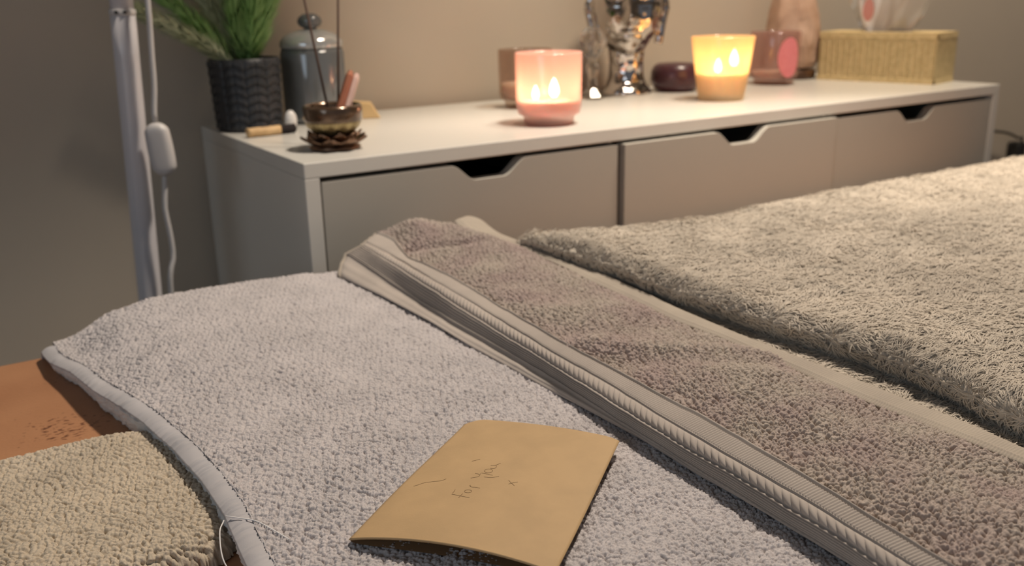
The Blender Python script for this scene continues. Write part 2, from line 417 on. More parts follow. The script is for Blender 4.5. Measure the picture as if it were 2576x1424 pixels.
# towel A: the big lilac grey towel
HEMW = .0115
tA = empty('bath_towel', (-.05, -.4, TOP - .1), 'large pale lilac grey terry towel spread flat under the kraft envelope', 'towel')
oA = np.array([-.05, -.4, TOP - .1])
def build_A():
    # rows along Y (far to near) with growing density, then columns along X
    yv = [-.062]; st = .0009
    while yv[-1] > -.775: yv.append(yv[-1] - (.00046 + .0004 * max(0, 1 + yv[-1] / .55)))
    yv = np.array(yv)
    roll = np.linspace(1, 0, 26)[:-1]                         # far edge rolled over the pad
    nx = 800; s = np.linspace(0, 1, nx)
    Yall = np.concatenate([np.full(len(roll), -.062), yv])
    T_ = np.concatenate([roll, np.zeros(len(yv))])
    Yg = Yall[:, None] + 0 * s[None, :]; x0 = hemx(Yg) + HEMW
    Xg = x0 + (.13 - x0) * s[None, :]
    Tg = T_[:, None] + 0 * Xg
    # far edge wanders gently
    edge = .008 * np.clip((Xg + .13) / .2, -.2, 1) * 0 + .004 * fbm(Xg / .05, 0 * Xg, 4, 2)
    Z = zA(Xg, Yg)
    dep = np.maximum(Z - (TOP - .129), .004)
    Y2 = Yg + edge * np.clip(1 - (-.062 - Yg) / .05, 0, 1) + .024 * np.sin(Tg * PI / 2); Z2 = Z - dep * (1 - np.cos(Tg * PI / 2))
    P = np.stack([Xg, Y2, Z2], -1)
    N = normals(P); N *= np.sign(N[..., 2:3].mean()) 
    S = Yg * 0 + np.concatenate([[0], np.cumsum(np.linalg.norm(np.diff(P[:, nx // 2], axis=0), axis=1))])[:, None]
    h = terry(Xg, -S, .0019, 1, ang=-.45, aniso=2.1, pw=2.6, warp=1.0)
    mod = .75 + .5 * vnoise(Xg / .03, S / .03, 77)
    P = P + N * ((h - .6) * .0042 * mod)[..., None] + N * (.0022 * fbm(Xg / .014, S / .007, 31, 2))[..., None]
    np_mesh('terry_pile', P.reshape(-1, 3) - oA, grid_faces(*P.shape[:2])[:, ::-1], M['towelA'], tA)
    # left hem: flat stitched band with small puckers, folded under
    yv2 = np.linspace(-.050, -.775, 900); cs = np.linspace(0, 1, 34)
    Yg = yv2[:, None] + 0 * cs[None, :]; w = cs[None, :] + 0 * Yg
    # w 0..0.7 top side from stitch to outer edge, 0.7..1 wraps under
    X0 = hemx(np.minimum(Yg, -.062)) + HEMW + .0012
    top = np.clip(w / .75, 0, 1); und = np.clip((w - .75) / .25, 0, 1)
    X = X0 - (HEMW + .001) * top + .0105 * und
    Z = zA(X0 - HEMW * top, np.minimum(Yg, -.062)) - .0022 * und ** .4 + .0009 * np.sin(np.clip(top / .95, 0, 1) * PI) 
    Z = Z - .0015 * (top ** 4)
    puck = np.clip(1 - np.abs(vnoise(Yg / .0034 + .25 * w, w * .5, 21) - .5) * 5, 0, 1) * vnoise(Yg / .013, w * 2, 22)
    Z = Z + .0017 * (puck - .2) * np.sin(np.clip(top, 0, 1) * PI) ** .6 * (und < .01)
    far = np.clip((Yg + .062) / .012, 0, 1); Z = Z - .010 * far ** 2
    P = np.stack([X, Yg, Z], -1)
    np_mesh('hem', P.reshape(-1, 3) - oA, grid_faces(*P.shape[:2]), M['hemA'], tA)
    # stitch line
    y = np.linspace(-.07, -.77, 500); x = hemx(y) + HEMW + .0006
    tube('stitching', np.stack([x, y, zA(x, y) + .0004 - .0003 * np.sin(y / .0012)], -1) - oA, .00035, M['hemA'], tA, k=5)
    th = resample([(-.2185, -.440, -.1045), (-.224, -.452, -.104), (-.2275, -.470, -.110), (-.222, -.482, -.118)], 40)
    th2 = resample([(-.2175, -.441, -.1035), (-.211, -.449, -.1015), (-.206, -.456, -.102), (-.202, -.468, -.1008), (-.198, -.482, -.1)], 40)
    th[:, 2] += TOP; th2[:, 2] = zA(th2[:, 0], th2[:, 1]) + .0014
    V1, F1, c1 = tube_arrays(th - oA, .00035, 6); V2, F2, c2 = tube_arrays(th2 - oA, .00035, 6)
    n = len(V1)
    np_mesh('loose_thread', np.vstack([V1, V2]), [np.vstack([F1, F2 + n]), np.vstack([c1, c2 + n])], M['thread'], tA)
build_A()

# fleece pad beneath
tP = empty('fleece_pad', (-.05, -.4, TOP - .13), 'white fluffy fleece pad peeking out below the left hem of the grey towel', 'bed pad')
def build_pad():
    oP = np.array([-.05, -.4, TOP - .13])
    yv = np.linspace(-.062, -.775, 420); s = np.linspace(0, 1, 160)
    Yg = yv[:, None] + 0 * s[None]; 
    a = np.clip(s / .3, 0, 1)[None] + 0 * Yg; b = np.clip((s - .3) / .7, 0, 1)[None] + 0 * Yg
    xe = hemx(Yg) + .0075 + .003 * fbm(Yg / .02, 0 * Yg, 9, 3)
    zt_ = zA(xe + .02, Yg) - .0055; zb_ = TOP - .1295
    bul = np.sin(a * PI) * .005
    X = xe + .012 * np.clip(a - .6, 0, 1) ** 1 * 1.2 - bul + b * (.16 - xe - .01)
    Z = np.where(b > 0, zA(X, Yg) - .0055, zb_ + (zt_ - zb_) * np.sin(a * PI / 2))
    P = np.stack([X, Yg, Z], -1); N = normals(P)
    h = terry(Yg, Z * 1.5 + X, .0035, 5)
    side = np.clip(1 - b * 14, 0, 1)
    P = P - N * ((h - .5) * .0028 * side)[..., None] * np.sign(N[..., 2:3].mean())
    np_mesh('fleece', P.reshape(-1, 3) - oP, grid_faces(*P.shape[:2]), M['pad'], tP)
build_pad()

# ------------------------------------------------------------------ towel B: the folded taupe towel with a woven border
LB0 = [(-.0021, -.0902, -.097), (.005, -.1552, -.0983), (.0099, -.2427, -.0996), (.0098, -.3093, -.1009), (.0128, -.3641, -.102), (.0133, -.4073, -.102), (.0185, -.5053, -.102), (.0155, -.555, -.102), (.0175, -.5906, -.102), (.0167, -.6257, -.102), (.0161, -.6537, -.102)]
LB1 = [(.0139, -.0648, -.082), (.0197, -.0946, -.0873), (.0217, -.1651, -.0926), (.0215, -.205, -.094), (.0185, -.2638, -.094), (.0175, -.3984, -.094), (.0120, -.5099, -.094), (.0075, -.60, -.094), (.004, -.68, -.094)]
LB2 = [(.0282, -.0674, -.075), (.0283, -.1389, -.0774), (.0253, -.2128, -.0798), (.0234, -.2762, -.0821), (.0213, -.3419, -.0845), (.0188, -.3997, -.085), (.0141, -.4606, -.085), (.0098, -.5173, -.085), (.0084, -.5675, -.085), (.0062, -.6117, -.085), (.0039, -.6547, -.085), (.0014, -.6751, -.085)]
LB3 = [(.035, -.063, -.073), (.0372, -.1091, -.0745), (.0340, -.1869, -.0761), (.0320, -.2601, -.0776), (.0282, -.3314, -.0792), (.0240, -.395, -.08), (.0225, -.4436, -.08), (.0195, -.4852, -.08), (.0171, -.5087, -.08), (.0132, -.5698, -.08), (.0107, -.6235, -.08), (.0070, -.6661, -.08), (.0053, -.6861, -.08)]
LB4 = [(.057, -.0485, -.068), (.0587, -.0799, -.0696), (.0430, -.1372, -.0735), (.0466, -.1579, -.0735), (.0496, -.2018, -.0744), (.0485, -.2395, -.076), (.0437, -.2966, -.077), (.0403, -.3508, -.077), (.0365, -.4108, -.077), (.0355, -.4546, -.077), (.0340, -.4984, -.077), (.0335, -.5257, -.077), (.0292, -.5773, -.077), (.0238, -.6284, -.077), (.0192, -.6653, -.077), (.0150, -.6984, -.077)]
LB6 = [(.1206, -.0880, -.064), (.1185, -.112, -.0658), (.1253, -.1359, -.0677), (.1333, -.1668, -.0695), (.1385, -.2062, -.0714), (.1388, -.2502, -.0732), (.1341, -.2967, -.075), (.1306, -.3553, -.075), (.1255, -.4076, -.075), (.125, -.4556, -.075), (.1234, -.5048, -.075), (.1203, -.548, -.075), (.1190, -.5763, -.075), (.1200, -.6072, -.075), (.1192, -.6296, -.075), (.1186, -.6691, -.075)]
LB7 = [(.1430, -.0780, -.062), (.1481, -.0900, -.0638), (.1489, -.1054, -.0657), (.1470, -.1301, -.0675), (.1510, -.1538, -.0694), (.1590, -.1986, -.0712), (.1600, -.2399, -.073), (.1544, -.2899, -.073), (.1494, -.3316, -.073), (.1425, -.3877, -.073), (.1385, -.4528, -.073), (.137, -.4933, -.073), (.1372, -.5346, -.073), (.1375, -.5722, -.073), (.137, -.607, -.073), (.1360, -.6337, -.073), (.1320, -.662, -.073)]
tB = empty('folded_towel', (.07, -.4, TOP - .1), 'folded taupe terry towel with ribbed and rope-twist woven border lying across the table', 'towel')
oB = np.array([.07, -.4, TOP - .1])
def line(L, t, yend=-.79):
    L = np.array(L); sY = -L[:, 1]
    ye = L[0, 1]; Y = ye + (yend - ye) * t
    # smooth interpolation of X and Z over Y
    X = np.interp(-Y, sY, L[:, 0]); Z = np.interp(-Y, sY, L[:, 2])
    if len(t) > 50:
        k = max(3, int(len(t) * .022)) | 1; ker = np.hanning(k + 2)[1:-1]; ker /= ker.sum()
        X = np.convolve(np.pad(X, k // 2, mode='edge'), ker, 'valid'); Z = np.convolve(np.pad(Z, k // 2, mode='edge'), ker, 'valid')
    return np.stack([X, Y, Z + TOP], -1)

def catmull(knots, m):
    """knots: list of (n,3) arrays; m points per interval -> (n, cols, 3) and parameter w"""
    K = [2 * knots[0] - knots[1]] + knots + [2 * knots[-1] - knots[-2]]
    cols = []; ws = []
    for i in range(1, len(K) - 2):
        mm = m[i - 1]
        for t in np.linspace(0, 1, mm, endpoint=(i == len(K) - 3)):
            p0, p1, p2, p3 = K[i - 1], K[i], K[i + 1], K[i + 2]
            cols.append(.5 * ((2 * p1) + (-p0 + p2) * t + (2 * p0 - 5 * p1 + 4 * p2 - p3) * t ** 2 + (-p0 + 3 * p1 - 3 * p2 + p3) * t ** 3))
            ws.append(i - 1 + t)
    return np.stack(cols, 1), np.array(ws)

def end_roll(P, nroll, fwd, dep, base=None):
    """add rows at the far end (row 0) that roll down"""
    t = np.linspace(1, 0, nroll, endpoint=False)[:, None]
    e = P[:1]; add = np.repeat(e, nroll, 0).copy()
    add[..., 1] += fwd * np.sin(t * PI / 2)
    d = dep if base is None else np.maximum(e[..., 2] - base, .003)
    add[..., 2] -= d * (1 - np.cos(t * PI / 2))
    return np.concatenate([add, P], 0)

def build_B():
    n = 1900; t = np.linspace(0, 1, n) ** .9
    L0, L1, L2, L3, L4, L6, L7 = [line(L, t) for L in (LB0, LB1, LB2, LB3, LB4, LB6, LB7)]
    tuck = L0 + np.array([.022, 0, -.0005]); L0 = L0.copy(); L0[:, 2] += .001
    # bulge of the rolled fold between the contact line and the ribs
    Lm = (L0 + L1) / 2; Lm[:, 0] -= .0035
    P, w = catmull([tuck, L0, Lm, L1, L2, L3, L4], [6, 10, 14, 56, 34, 44])
    P = end_roll(P, 22, .010, 0, TOP - .105)
    N = normals(P); N *= np.sign(N[900, -20, 2])
    s = np.concatenate([[0], np.cumsum(np.linalg.norm(np.diff(P[:, -20], axis=0), axis=1))])[:, None]
    W_ = w[None, :] + 0 * s; S = s + 0 * W_
    h = np.zeros_like(W_)
    m = (W_ >= 3) & (W_ < 4)                                        # ribs
    r = W_ - 3
    wav = .35 * vnoise(S / .01, W_ * 0, 3)
    ribs = np.abs(np.sin((r * 7 + .12 * wav) * PI)) ** .7 * .0015
    beadl = np.clip(1 - np.abs(r - .07) / .07, 0, 1) * (.5 + .5 * np.abs(np.sin(S / .0042 * PI))) * .0008
    h = np.where(m, ribs + beadl, h)
    m = (W_ >= 4) & (W_ < 5)                                        # rope twist
    r = W_ - 4
    q = np.abs(np.sin((S / .0058 + r * 1.15) * PI)) ** .6
    fine = .12 * np.sin((S / .0008 - r * 3) * 2 * PI)
    rope = np.sin(np.clip((r - .08) / .84, 0, 1) * PI) ** .5 * (.0018 * q + .0003 * fine)
    h = np.where(m, rope, h)
    m = W_ >= 5                                                     # slanted twill
    r = W_ - 5
    tw = np.abs(np.sin((S / .0019 - r * 3.0) * PI)) ** .8 * .0014
    edge = np.exp(-((r - .86) / .05) ** 2) * .0022 + np.exp(-((r - .03) / .03) ** 2) * .0011
    cord = .15 * np.sin(S / .0009 * 2 * PI) * .001 * (np.abs(r - .86) < .07)
    h = np.where(m, np.where((r > .08) & (r < .76), tw, 0) + edge + cord, h)
    h += np.where(W_ < 3, .0002 * np.sin(W_ * 9), 0)
    P2 = P + N * h[..., None]
    P2[..., 2] += .0012 * fbm(S / .02, W_ * .5, 14, 2) * np.clip(W_ - 1.5, 0, 1)
    np_mesh('woven_border', P2.reshape(-1, 3) - oB, grid_faces(*P2.shape[:2])[:, ::-1], M['bandB'], tB)
    # selvedge cord around the end of the fold
    e = P2[16, 4:][::4]; e = e + np.array([0, .0012, 0])
    tube('selvedge', resample(e, 60) - oB, .0021, M['hemB'], tB)
    # terry pile
    nc = 290; c = np.linspace(0, 1, nc)
    A_ = L4 + np.array([-.0025, 0, -.0028]); B_ = L6 + np.array([.004, 0, -.0015])
    P = A_[:, None, :] * (1 - c)[None, :, None] + B_[:, None, :] * c[None, :, None]
    X, Y = P[..., 0], P[..., 1]; Cc = c[None] + 0 * X
    z = .0042 * np.sin(Cc * PI) ** .7 + .0075 * fbm(X / .05, Y / .045, 71, 2) * np.sin(Cc * PI) ** .5
    # two soft lobes with a crease at the far end
    z += .0075 * np.exp(-(((X - .083) / .022) ** 2 + ((Y + .075) / .03) ** 2))
    z += .004 * np.exp(-(((X - .125) / .02) ** 2 + ((Y + .13) / .05) ** 2))
    cr = (Y + .118) + (X - .06) * .55
    z -= .0065 * np.exp(-(cr / .008) ** 2) * np.exp(-((X - .075) / .035) ** 2)
    # shallow drag folds
    z += .0022 * np.exp(-((Y + .44 + (X - .08) * 1.1) / .014) ** 2) - .002 * np.exp(-((Y + .475 + (X - .08) * 1.1) / .016) ** 2)
    z += .0018 * np.exp(-((Y + .53 - (X - .08) * .4) / .02) ** 2)
    P[..., 2] += z
    P = end_roll(P, 26, .014, 0, TOP - .105)
    N = normals(P); N *= np.sign(N[900, 100, 2])
    s = np.concatenate([[0], np.cumsum(np.linalg.norm(np.diff(P[:, nc // 2], axis=0), axis=1))])[:, None] + 0 * P[..., 0]
    h = terry(P[..., 0], -s, .0027, 9, ang=-.4, aniso=1.25, pw=2.4, warp=1.3)
    P = P + N * ((h - .5) * .0048)[..., None]
    np_mesh('terry_pile', P.reshape(-1, 3) - oB, grid_faces(*P.shape[:2])[:, ::-1], M['towelB'], tB)
    # flat far hem lying a little proud of the pile
    H0 = L6 + np.array([.0003, 0, -.0012]); H1 = L6 + np.array([-.0004, 0, .0008]); H2 = L6 * .8 + L7 * .2 + np.array([0, 0, .0019])
    H3 = L6 * .25 + L7 * .75 + np.array([0, 0, .0016]); H4 = L7 + np.array([0, 0, .0002]); H5 = L7 + np.array([-.002, 0, -.0018]); H6 = L7 + np.array([-.012, 0, -.003])
    P, w = catmull([H0, H1, H2, H3, H4, H5, H6], [5, 8, 14, 8, 5, 5])
    Yn = P[..., 1]
    P[..., 2] += .0016 * fbm(Yn / .05, w[None] * .2 + 0 * Yn, 41, 2) + .004 * np.exp(-((Yn + .088) / .02) ** 2)
    P = end_roll(P, 16, .008, .014)
    N = normals(P); N *= np.sign(N[900, 20, 2])
    s = P[..., 1]
    P = P + N * (.00013 * np.sin((s / .0009 + 1.5 * vnoise(s / .006, P[..., 0] / .004, 5)) * PI))[..., None] + N * (.0005 * np.exp(-((w - 2) / .1) ** 2))[None, :, None]
    np_mesh('flat_hem', P.reshape(-1, 3) - oB, grid_faces(*P.shape[:2])[:, ::-1], M['hemB'], tB)
build_B()

# ------------------------------------------------------------------ shag strands
def strands(P, N, n, length, width, s=0, lean=(1, 0, 0), segs=5, curl=.9, jit=.6, mask=None, lift=.45):
    """curved ribbons rooted on the grid P; returns verts, faces"""
    nr, nc = P.shape[:2]
    A = np.linalg.norm(np.cross(P[1:, :-1] - P[:-1, :-1], P[:-1, 1:] - P[:-1, :-1]), axis=2)
    if mask is not None: A = A * mask[:-1, :-1]
    p = (A / A.sum()).ravel(); idx = RNG.choice(len(p), n, p=p); i, j = idx // (nc - 1), idx % (nc - 1)
    a, b = RNG.random(n)[:, None], RNG.random(n)[:, None]
    root = P[i, j] * (1 - a) * (1 - b) + P[i + 1, j] * a * (1 - b) + P[i, j + 1] * (1 - a) * b + P[i + 1, j + 1] * a * b
    nn = N[i, j]
    ang = 3.6 * fbm(root[:, 0] / .018, root[:, 1] / .018, s, 2) + RNG.normal(0, jit, n)
    lv = np.array(lean, float); base = math.atan2(lv[1], lv[0])
    d = np.stack([np.cos(base + ang), np.sin(base + ang), 0 * ang], -1)
    d -= nn * (d * nn).sum(1, keepdims=True); d /= np.linalg.norm(d, axis=1, keepdims=True)
    L = length * (.6 + .8 * RNG.random(n))[:, None]
    c0 = RNG.normal(0, curl, n)[:, None]; side = np.cross(nn, d)
    vs = []
    pos = root - nn * .0008
    for k in range(segs):
        t = k / (segs - 1)
        wd = width * (1 - .55 * t) * (.7 + .6 * RNG.random(n))[:, None] / 2
        dirn = nn * (lift + .38 * (1 - t) - .45 * t) + d * (.35 + t) + side * (c0 * t)
        dirn /= np.linalg.norm(dirn, axis=1, keepdims=True)
        wv = np.cross(dirn, nn); wv /= np.linalg.norm(wv, axis=1, keepdims=True) + 1e-9
        bump = nn * wd * .6
        vs.append(np.stack([pos - wv * wd, pos + bump, pos + wv * wd], 1))
        pos = pos + dirn * L / (segs - 1)
    V = np.stack(vs, 1)                              # n, segs, 3, 3
    base_i = (np.arange(n) * segs * 3)[:, None, None]
    k = np.arange(segs - 1)[None, :, None] * 3; q = np.arange(2)[None, None, :]
    a0 = base_i + k + q
    F = np.stack([a0, a0 + 1, a0 + 4, a0 + 3], -1).reshape(-1, 4)
    return V.reshape(-1, 3), F

# ------------------------------------------------------------------ fluffy blanket
tK = empty('shag_blanket', (.5, -.4, TOP - .08), 'thick cream shaggy blanket heaped beside the far hem of the taupe towel', 'blanket')
oK = np.array([.5, -.4, TOP - .08])
def build_K():
    n = 560; v = np.linspace(0, 1, n)
    ym = np.interp(v, [0, 1], [0, 1])
    cx = [.10, .12, .15, .17, .2, .27, .4, .84, 1.1]; cyv = [-.150, -.176, -.192, -.214, -.226, -.245, -.248, -.256, -.262]
    cols_x = np.concatenate([np.full(1, 0)]); 
    # columns: profile keyed by arc parameter
    def prof(Y):
        m = np.interp(-Y, [.12, .179, .298, .362, .458, .503, .531, .562, .607, .643, .8], [.130, .138, .150, .146, .149, .156, .158, .158, .152, .143, .12])
        l7 = np.interp(-Y, [.07, .2, .24, .29, .33, .39, .45, .57, .66, .8], [.140, .155, .156, .150, .1455, .138, .134, .133, .129, .12])
        return m, l7
    xs = np.concatenate([np.linspace(0, 1, 60, endpoint=False), 1 + np.linspace(0, 1, 620) ** 1.15])
    far = np.linspace(1, 0, 34, endpoint=False)
    rows = []
    for r in range(-len(far), n):
        vv = 0 if r < 0 else v[r]
        Yc0 = None
        # crest row Y depends on X; near end is y=-.79
        # first guess of X from the profile at a nominal Y
        yn = -.2 + (-.79 + .2) * vv
        m, l7 = prof(yn)
        X = np.interp(xs, [0, .35, .5, .62, .75, 1.0, 1.15, 2.0], [l7 - .012, l7 + .012, m + .016, m + .010, m + .001, m + .010, m + .05, 1.10])
        Z = np.interp(xs, [0, .2, .35, .5, .62, .75, 1.0, 1.15, 2.0], [-.081, -.0785, -.0795, -.080, -.072, -.063, -.0555, -.0545, -.0545])
        yc = np.interp(X, cx, cyv)
        Y = yc + (-.79 - yc) * vv
        m2, l72 = prof(Y)
        Xs = X + (np.interp(Y, [0, 1], [0, 0]))
        if r < 0:
            t = far[r + len(far)]
            Y = Y + .045 * math.sin(t * PI / 2); Z = Z - (Z + .126) * (1 - math.cos(t * PI / 2))
        rows.append(np.stack([X, Y, Z + TOP], -1))
    P = np.array(rows)
    # smooth along the profile so that the wall is rounded
    ker = np.hanning(13); ker /= ker.sum()
    for k in range(3):
        col = P[:, :200, k]; pad = np.pad(P[..., k], ((0, 0), (6, 6)), mode='edge')
        P[..., k] = np.apply_along_axis(lambda a: np.convolve(a, ker, 'valid'), 1, pad)
    X, Y = P[..., 0], P[..., 1]
    top = np.clip((xs[None] - .9) / .3, 0, 1)
    P[..., 2] += top * (.009 * fbm(X / .11, Y / .08, 81, 2) + .003 * fbm(X / .03, Y / .025, 82, 2))
    N = normals(P); N *= np.sign(N[300, 400, 2])
    cs = np.concatenate([[0], np.cumsum(np.linalg.norm(np.diff(P[300], axis=0), axis=1))])[None, :] + 0 * X
    h = terry(cs, Y, .0050, 15, ang=-.45, aniso=2.2, pw=2.0)
    P2 = P + N * ((h - .5) * .0052)[..., None]
    np_mesh('fleece_body', P2.reshape(-1, 3) - oK, grid_faces(*P2.shape[:2])[:, ::-1], M['blanket'], tK)
    mask = (X < .95) / np.maximum(np.hypot(X + .32, Y + .89), .3) ** 2
    V, F = strands(P2, N, 170000, .0080, .0009, s=33, lean=(.88, -.48, 0), mask=mask, lift=.04, curl=.5, jit=.4, segs=4)
    o = np_mesh('shag_pile', V - oK, F, M['blanket'], tK); o['kind'] = 'stuff'
build_K()

# ------------------------------------------------------------------ small beige towel at the lower left
tS = empty('folded_face_towel', (-.31, -.33, TOP - .13), 'beige looped terry towel folded small on the tan leather at the left end', 'towel')
def build_S():
    oS = np.array([-.31, -.33, TOP - .13])
    x0, x1, y0, y1 = -.40, -.204, -.446, -.274
    n, m = 420, 560
    yy = np.linspace(0, 1, n)[:, None]; xx = np.linspace(0, 1, m)[None, :]
    u = 2 * xx - 1 + 0 * yy; v = 2 * yy - 1 + 0 * xx
    # square mapped to a rounded pillow plan
    k = np.maximum(np.abs(u), np.abs(v)) + 1e-9
    sup = (np.abs(u) ** 5 + np.abs(v) ** 5) ** (1 / 5) + 1e-9
    U = u * k / sup; V_ = v * k / sup
    cxm, cym = (x0 + x1) / 2, (y0 + y1) / 2
    X = cxm + U * (x1 - x0) / 2; Y = cym + V_ * (y1 - y0) / 2
    Y = Y + .010 * (1 - ((X - (-.27)) / .12) ** 2) * (V_ > 0) * V_ * .6
    edge = np.clip((1 - k) / .16, 0, 1)
    Z = TOP - .1295 + .0165 * np.sqrt(1 - (1 - edge) ** 2) + .003 * fbm(X / .05, Y / .05, 90, 2) * edge
    P = np.stack([X, Y, Z], -1); N = normals(P); N *= np.sign(N[n // 2, m // 2, 2])
    h = terry(X, Y, .0027, 23, ang=-.3, aniso=1.3, pw=2.4)
    P = P + N * ((h - .3) * .0036)[..., None]
    np_mesh('terry_pile', P.reshape(-1, 3) - oS, grid_faces(n, m), M['smalltowel'], tS)
build_S()

# ------------------------------------------------------------------ envelope
env = empty('envelope', (-.085, -.5, TOP - .1), 'brown kraft paper envelope, open at the near end, handwritten on top, on the grey towel', 'envelope')
oE = np.array([-.085, -.5, TOP - .1])
EA, EB, EC, ED = [np.array(p) for p in ((-.1760, -.5060), (-.0585, -.4210), (-.0055, -.5040), (-.1130, -.5910))]
def env_xy(u, v):        # u along the long side (near to far), v across (left to right)
    u = np.asarray(u)[..., None]; v = np.asarray(v)[..., None]
    return EA * (1 - u) * (1 - v) + EB * u * (1 - v) + EC * u * v + ED * (1 - u) * v
def env_z(u, v):
    u = np.asarray(u); v = np.asarray(v)
    arch = np.sin(np.clip(v, 0, 1) * PI) ** .75
    return TOP - .0965 + .0055 * arch * (1 - .55 * u) + .0045 * v * (1 - .3 * u) + .0008 * np.sin(u * 5 + v * 3)
def build_E():
    n, m = 90, 60
    u = np.linspace(0, 1, n)[:, None] + np.zeros((1, m)); v = np.linspace(0, 1, m)[None] + np.zeros((n, 1))
    # rounded far corners
    uu = u * (1 - .055 * np.clip(1 - v / .12, 0, 1) ** 2 - .015 * np.clip((v - .9) / .1, 0, 1) ** 2)
    XY = env_xy(uu, v); Z = env_z(uu, v)
    P = np.concatenate([XY, Z[..., None]], -1)
    Pb = P.copy(); Pb[..., 2] -= .0004
    V = np.concatenate([P.reshape(-1, 3), Pb.reshape(-1, 3)]) - oE
    F = grid_faces(n, m); G = F[:, ::-1] + n * m
    def rim(ix):
        a = ix[:-1]; b = ix[1:]; return np.stack([a, b, b + n * m, a + n * m], -1)
    I = np.arange(n * m).reshape(n, m)
    R = np.vstack([rim(I[0]), rim(I[-1]), rim(I[:, 0]), rim(I[:, -1])])
    np_mesh('front_panel', V, np.vstack([F, G, R]), M['kraft'], env)
    # back panel: sags down to the towel, sealed along the long edges and the far edge
    k = np.sin(np.clip(v, 0, 1) * PI) ** .6
    Zb = env_z(uu, v) - .0006 - (.0095 * k * (1 - uu ** 3) + 0 * v)
    XYb = env_xy(uu + .035 * (1 - uu) * (1 - (2 * v - 1) ** 2), v * .985 + .0075)
    tw = zA(XYb[..., 0], XYb[..., 1]) + .0012
    P = np.concatenate([XYb, np.minimum(np.maximum(Zb, tw), Z - .0005)[..., None]], -1)
    np_mesh('back_panel', P.reshape(-1, 3) - oE, F, M['kraft_in'], env)
    # rolled paper lip on the open edge
    v1 = np.linspace(0.01, .99, 50); p = np.concatenate([env_xy(0 * v1, v1), env_z(0 * v1, v1)[:, None]], -1)
    tube('paper_lip', p - oE, .0007, M['kraft'], env, k=6)
build_E()
# handwriting: pen strokes in the plane of the envelope, world x y
def hand():
    S = HAND
    Vs, Fs, Cs = [], [], []; n = 0
    for st in S:
        st = np.array(st, float)
        q = resample(np.c_[st, 0 * st[:, 0]], max(8, len(st) * 6))[:, :2] if len(st) > 1 else st
        # find u,v on the bilinear patch by iteration
        uv = np.full((len(q), 2), .5)
        for _ in range(25):
            f = env_xy(uv[:, 0], uv[:, 1]) - q; e = 1e-4
            fu = (env_xy(uv[:, 0] + e, uv[:, 1]) - q - f) / e; fv = (env_xy(uv[:, 0], uv[:, 1] + e) - q - f) / e
            det = fu[:, 0] * fv[:, 1] - fu[:, 1] * fv[:, 0]
            uv[:, 0] -= (f[:, 0] * fv[:, 1] - f[:, 1] * fv[:, 0]) / det
            uv[:, 1] -= (fu[:, 0] * f[:, 1] - fu[:, 1] * f[:, 0]) / det
        p = np.c_[q, env_z(uv[:, 0], uv[:, 1]) + .00005]
        V, F, c = tube_arrays(p - oE, .00013, 5)
        Vs.append(V); Fs.append(F + n); Cs.append(c + n); n += len(V)
    np_mesh('handwriting', np.vstack(Vs), [np.vstack(Fs), np.vstack(Cs)], M['pencil'], env)
HAND = [[(-0.11817, -0.50556), (-0.11563, -0.51038), (-0.11304, -0.51501)], [(-0.11726, -0.50482), (-0.11557, -0.50358), (-0.11418, -0.5021)], [(-0.11742, -0.51151), (-0.11549, -0.51014), (-0.11348, -0.50881)], [(-0.10836, -0.50926), (-0.10899, -0.50986), (-0.10987, -0.51), (-0.11076, -0.50967), (-0.11141, -0.50894), (-0.11167, -0.50801), (-0.11145, -0.50712), (-0.11081, -0.50652), (-0.10993, -0.50637), (-0.10904, -0.50671), (-0.10838, -0.50745), (-0.10813, -0.50838), (-0.10836, -0.50926)], [(-0.10531, -0.50261), (-0.10578, -0.50371), (-0.10592, -0.50481), (-0.10442, -0.50656), (-0.10303, -0.50878)], [(-0.10608, -0.50421), (-0.10582, -0.50262)], [(-0.09602, -0.49175), (-0.09495, -0.49377), (-0.09547, -0.49564), (-0.09728, -0.49624), (-0.10084, -0.49524)], [(-0.09561, -0.49577), (-0.09361, -0.49358)], [(-0.09308, -0.49357), (-0.09137, -0.49626), (-0.08974, -0.49962)], [(-0.09449, -0.49854), (-0.09178, -0.50153), (-0.08765, -0.50277)], [(-0.08676, -0.49494), (-0.0876, -0.49572), (-0.08871, -0.49594), (-0.08981, -0.49554), (-0.09059, -0.49463), (-0.09086, -0.49345), (-0.09053, -0.49232), (-0.0897, -0.49153), (-0.08858, -0.4913), (-0.08747, -0.4917), (-0.08668, -0.49262), (-0.08642, -0.49381), (-0.08676, -0.49494)], [(-0.08609, -0.49136), (-0.08492, -0.49264), (-0.08336, -0.49272), (-0.08194, -0.49101), (-0.0821, -0.48981), (-0.08431, -0.48874)], [(-0.08249, -0.48986), (-0.08108, -0.4899), (-0.07829, -0.48949)], [(-0.08586, -0.50965), (-0.08636, -0.5129), (-0.08672, -0.51671)], [(-0.08825, -0.51324), (-0.08564, -0.5134), (-0.08286, -0.51397)], [(-0.12827, -0.48188), (-0.12558, -0.48245), (-0.12269, -0.48264), (-0.11873, -0.48465), (-0.11472, -0.48721), (-0.11133, -0.48721)], [(-0.08936, -0.4768), (-0.08675, -0.47726), (-0.08442, -0.4776)]]
hand()

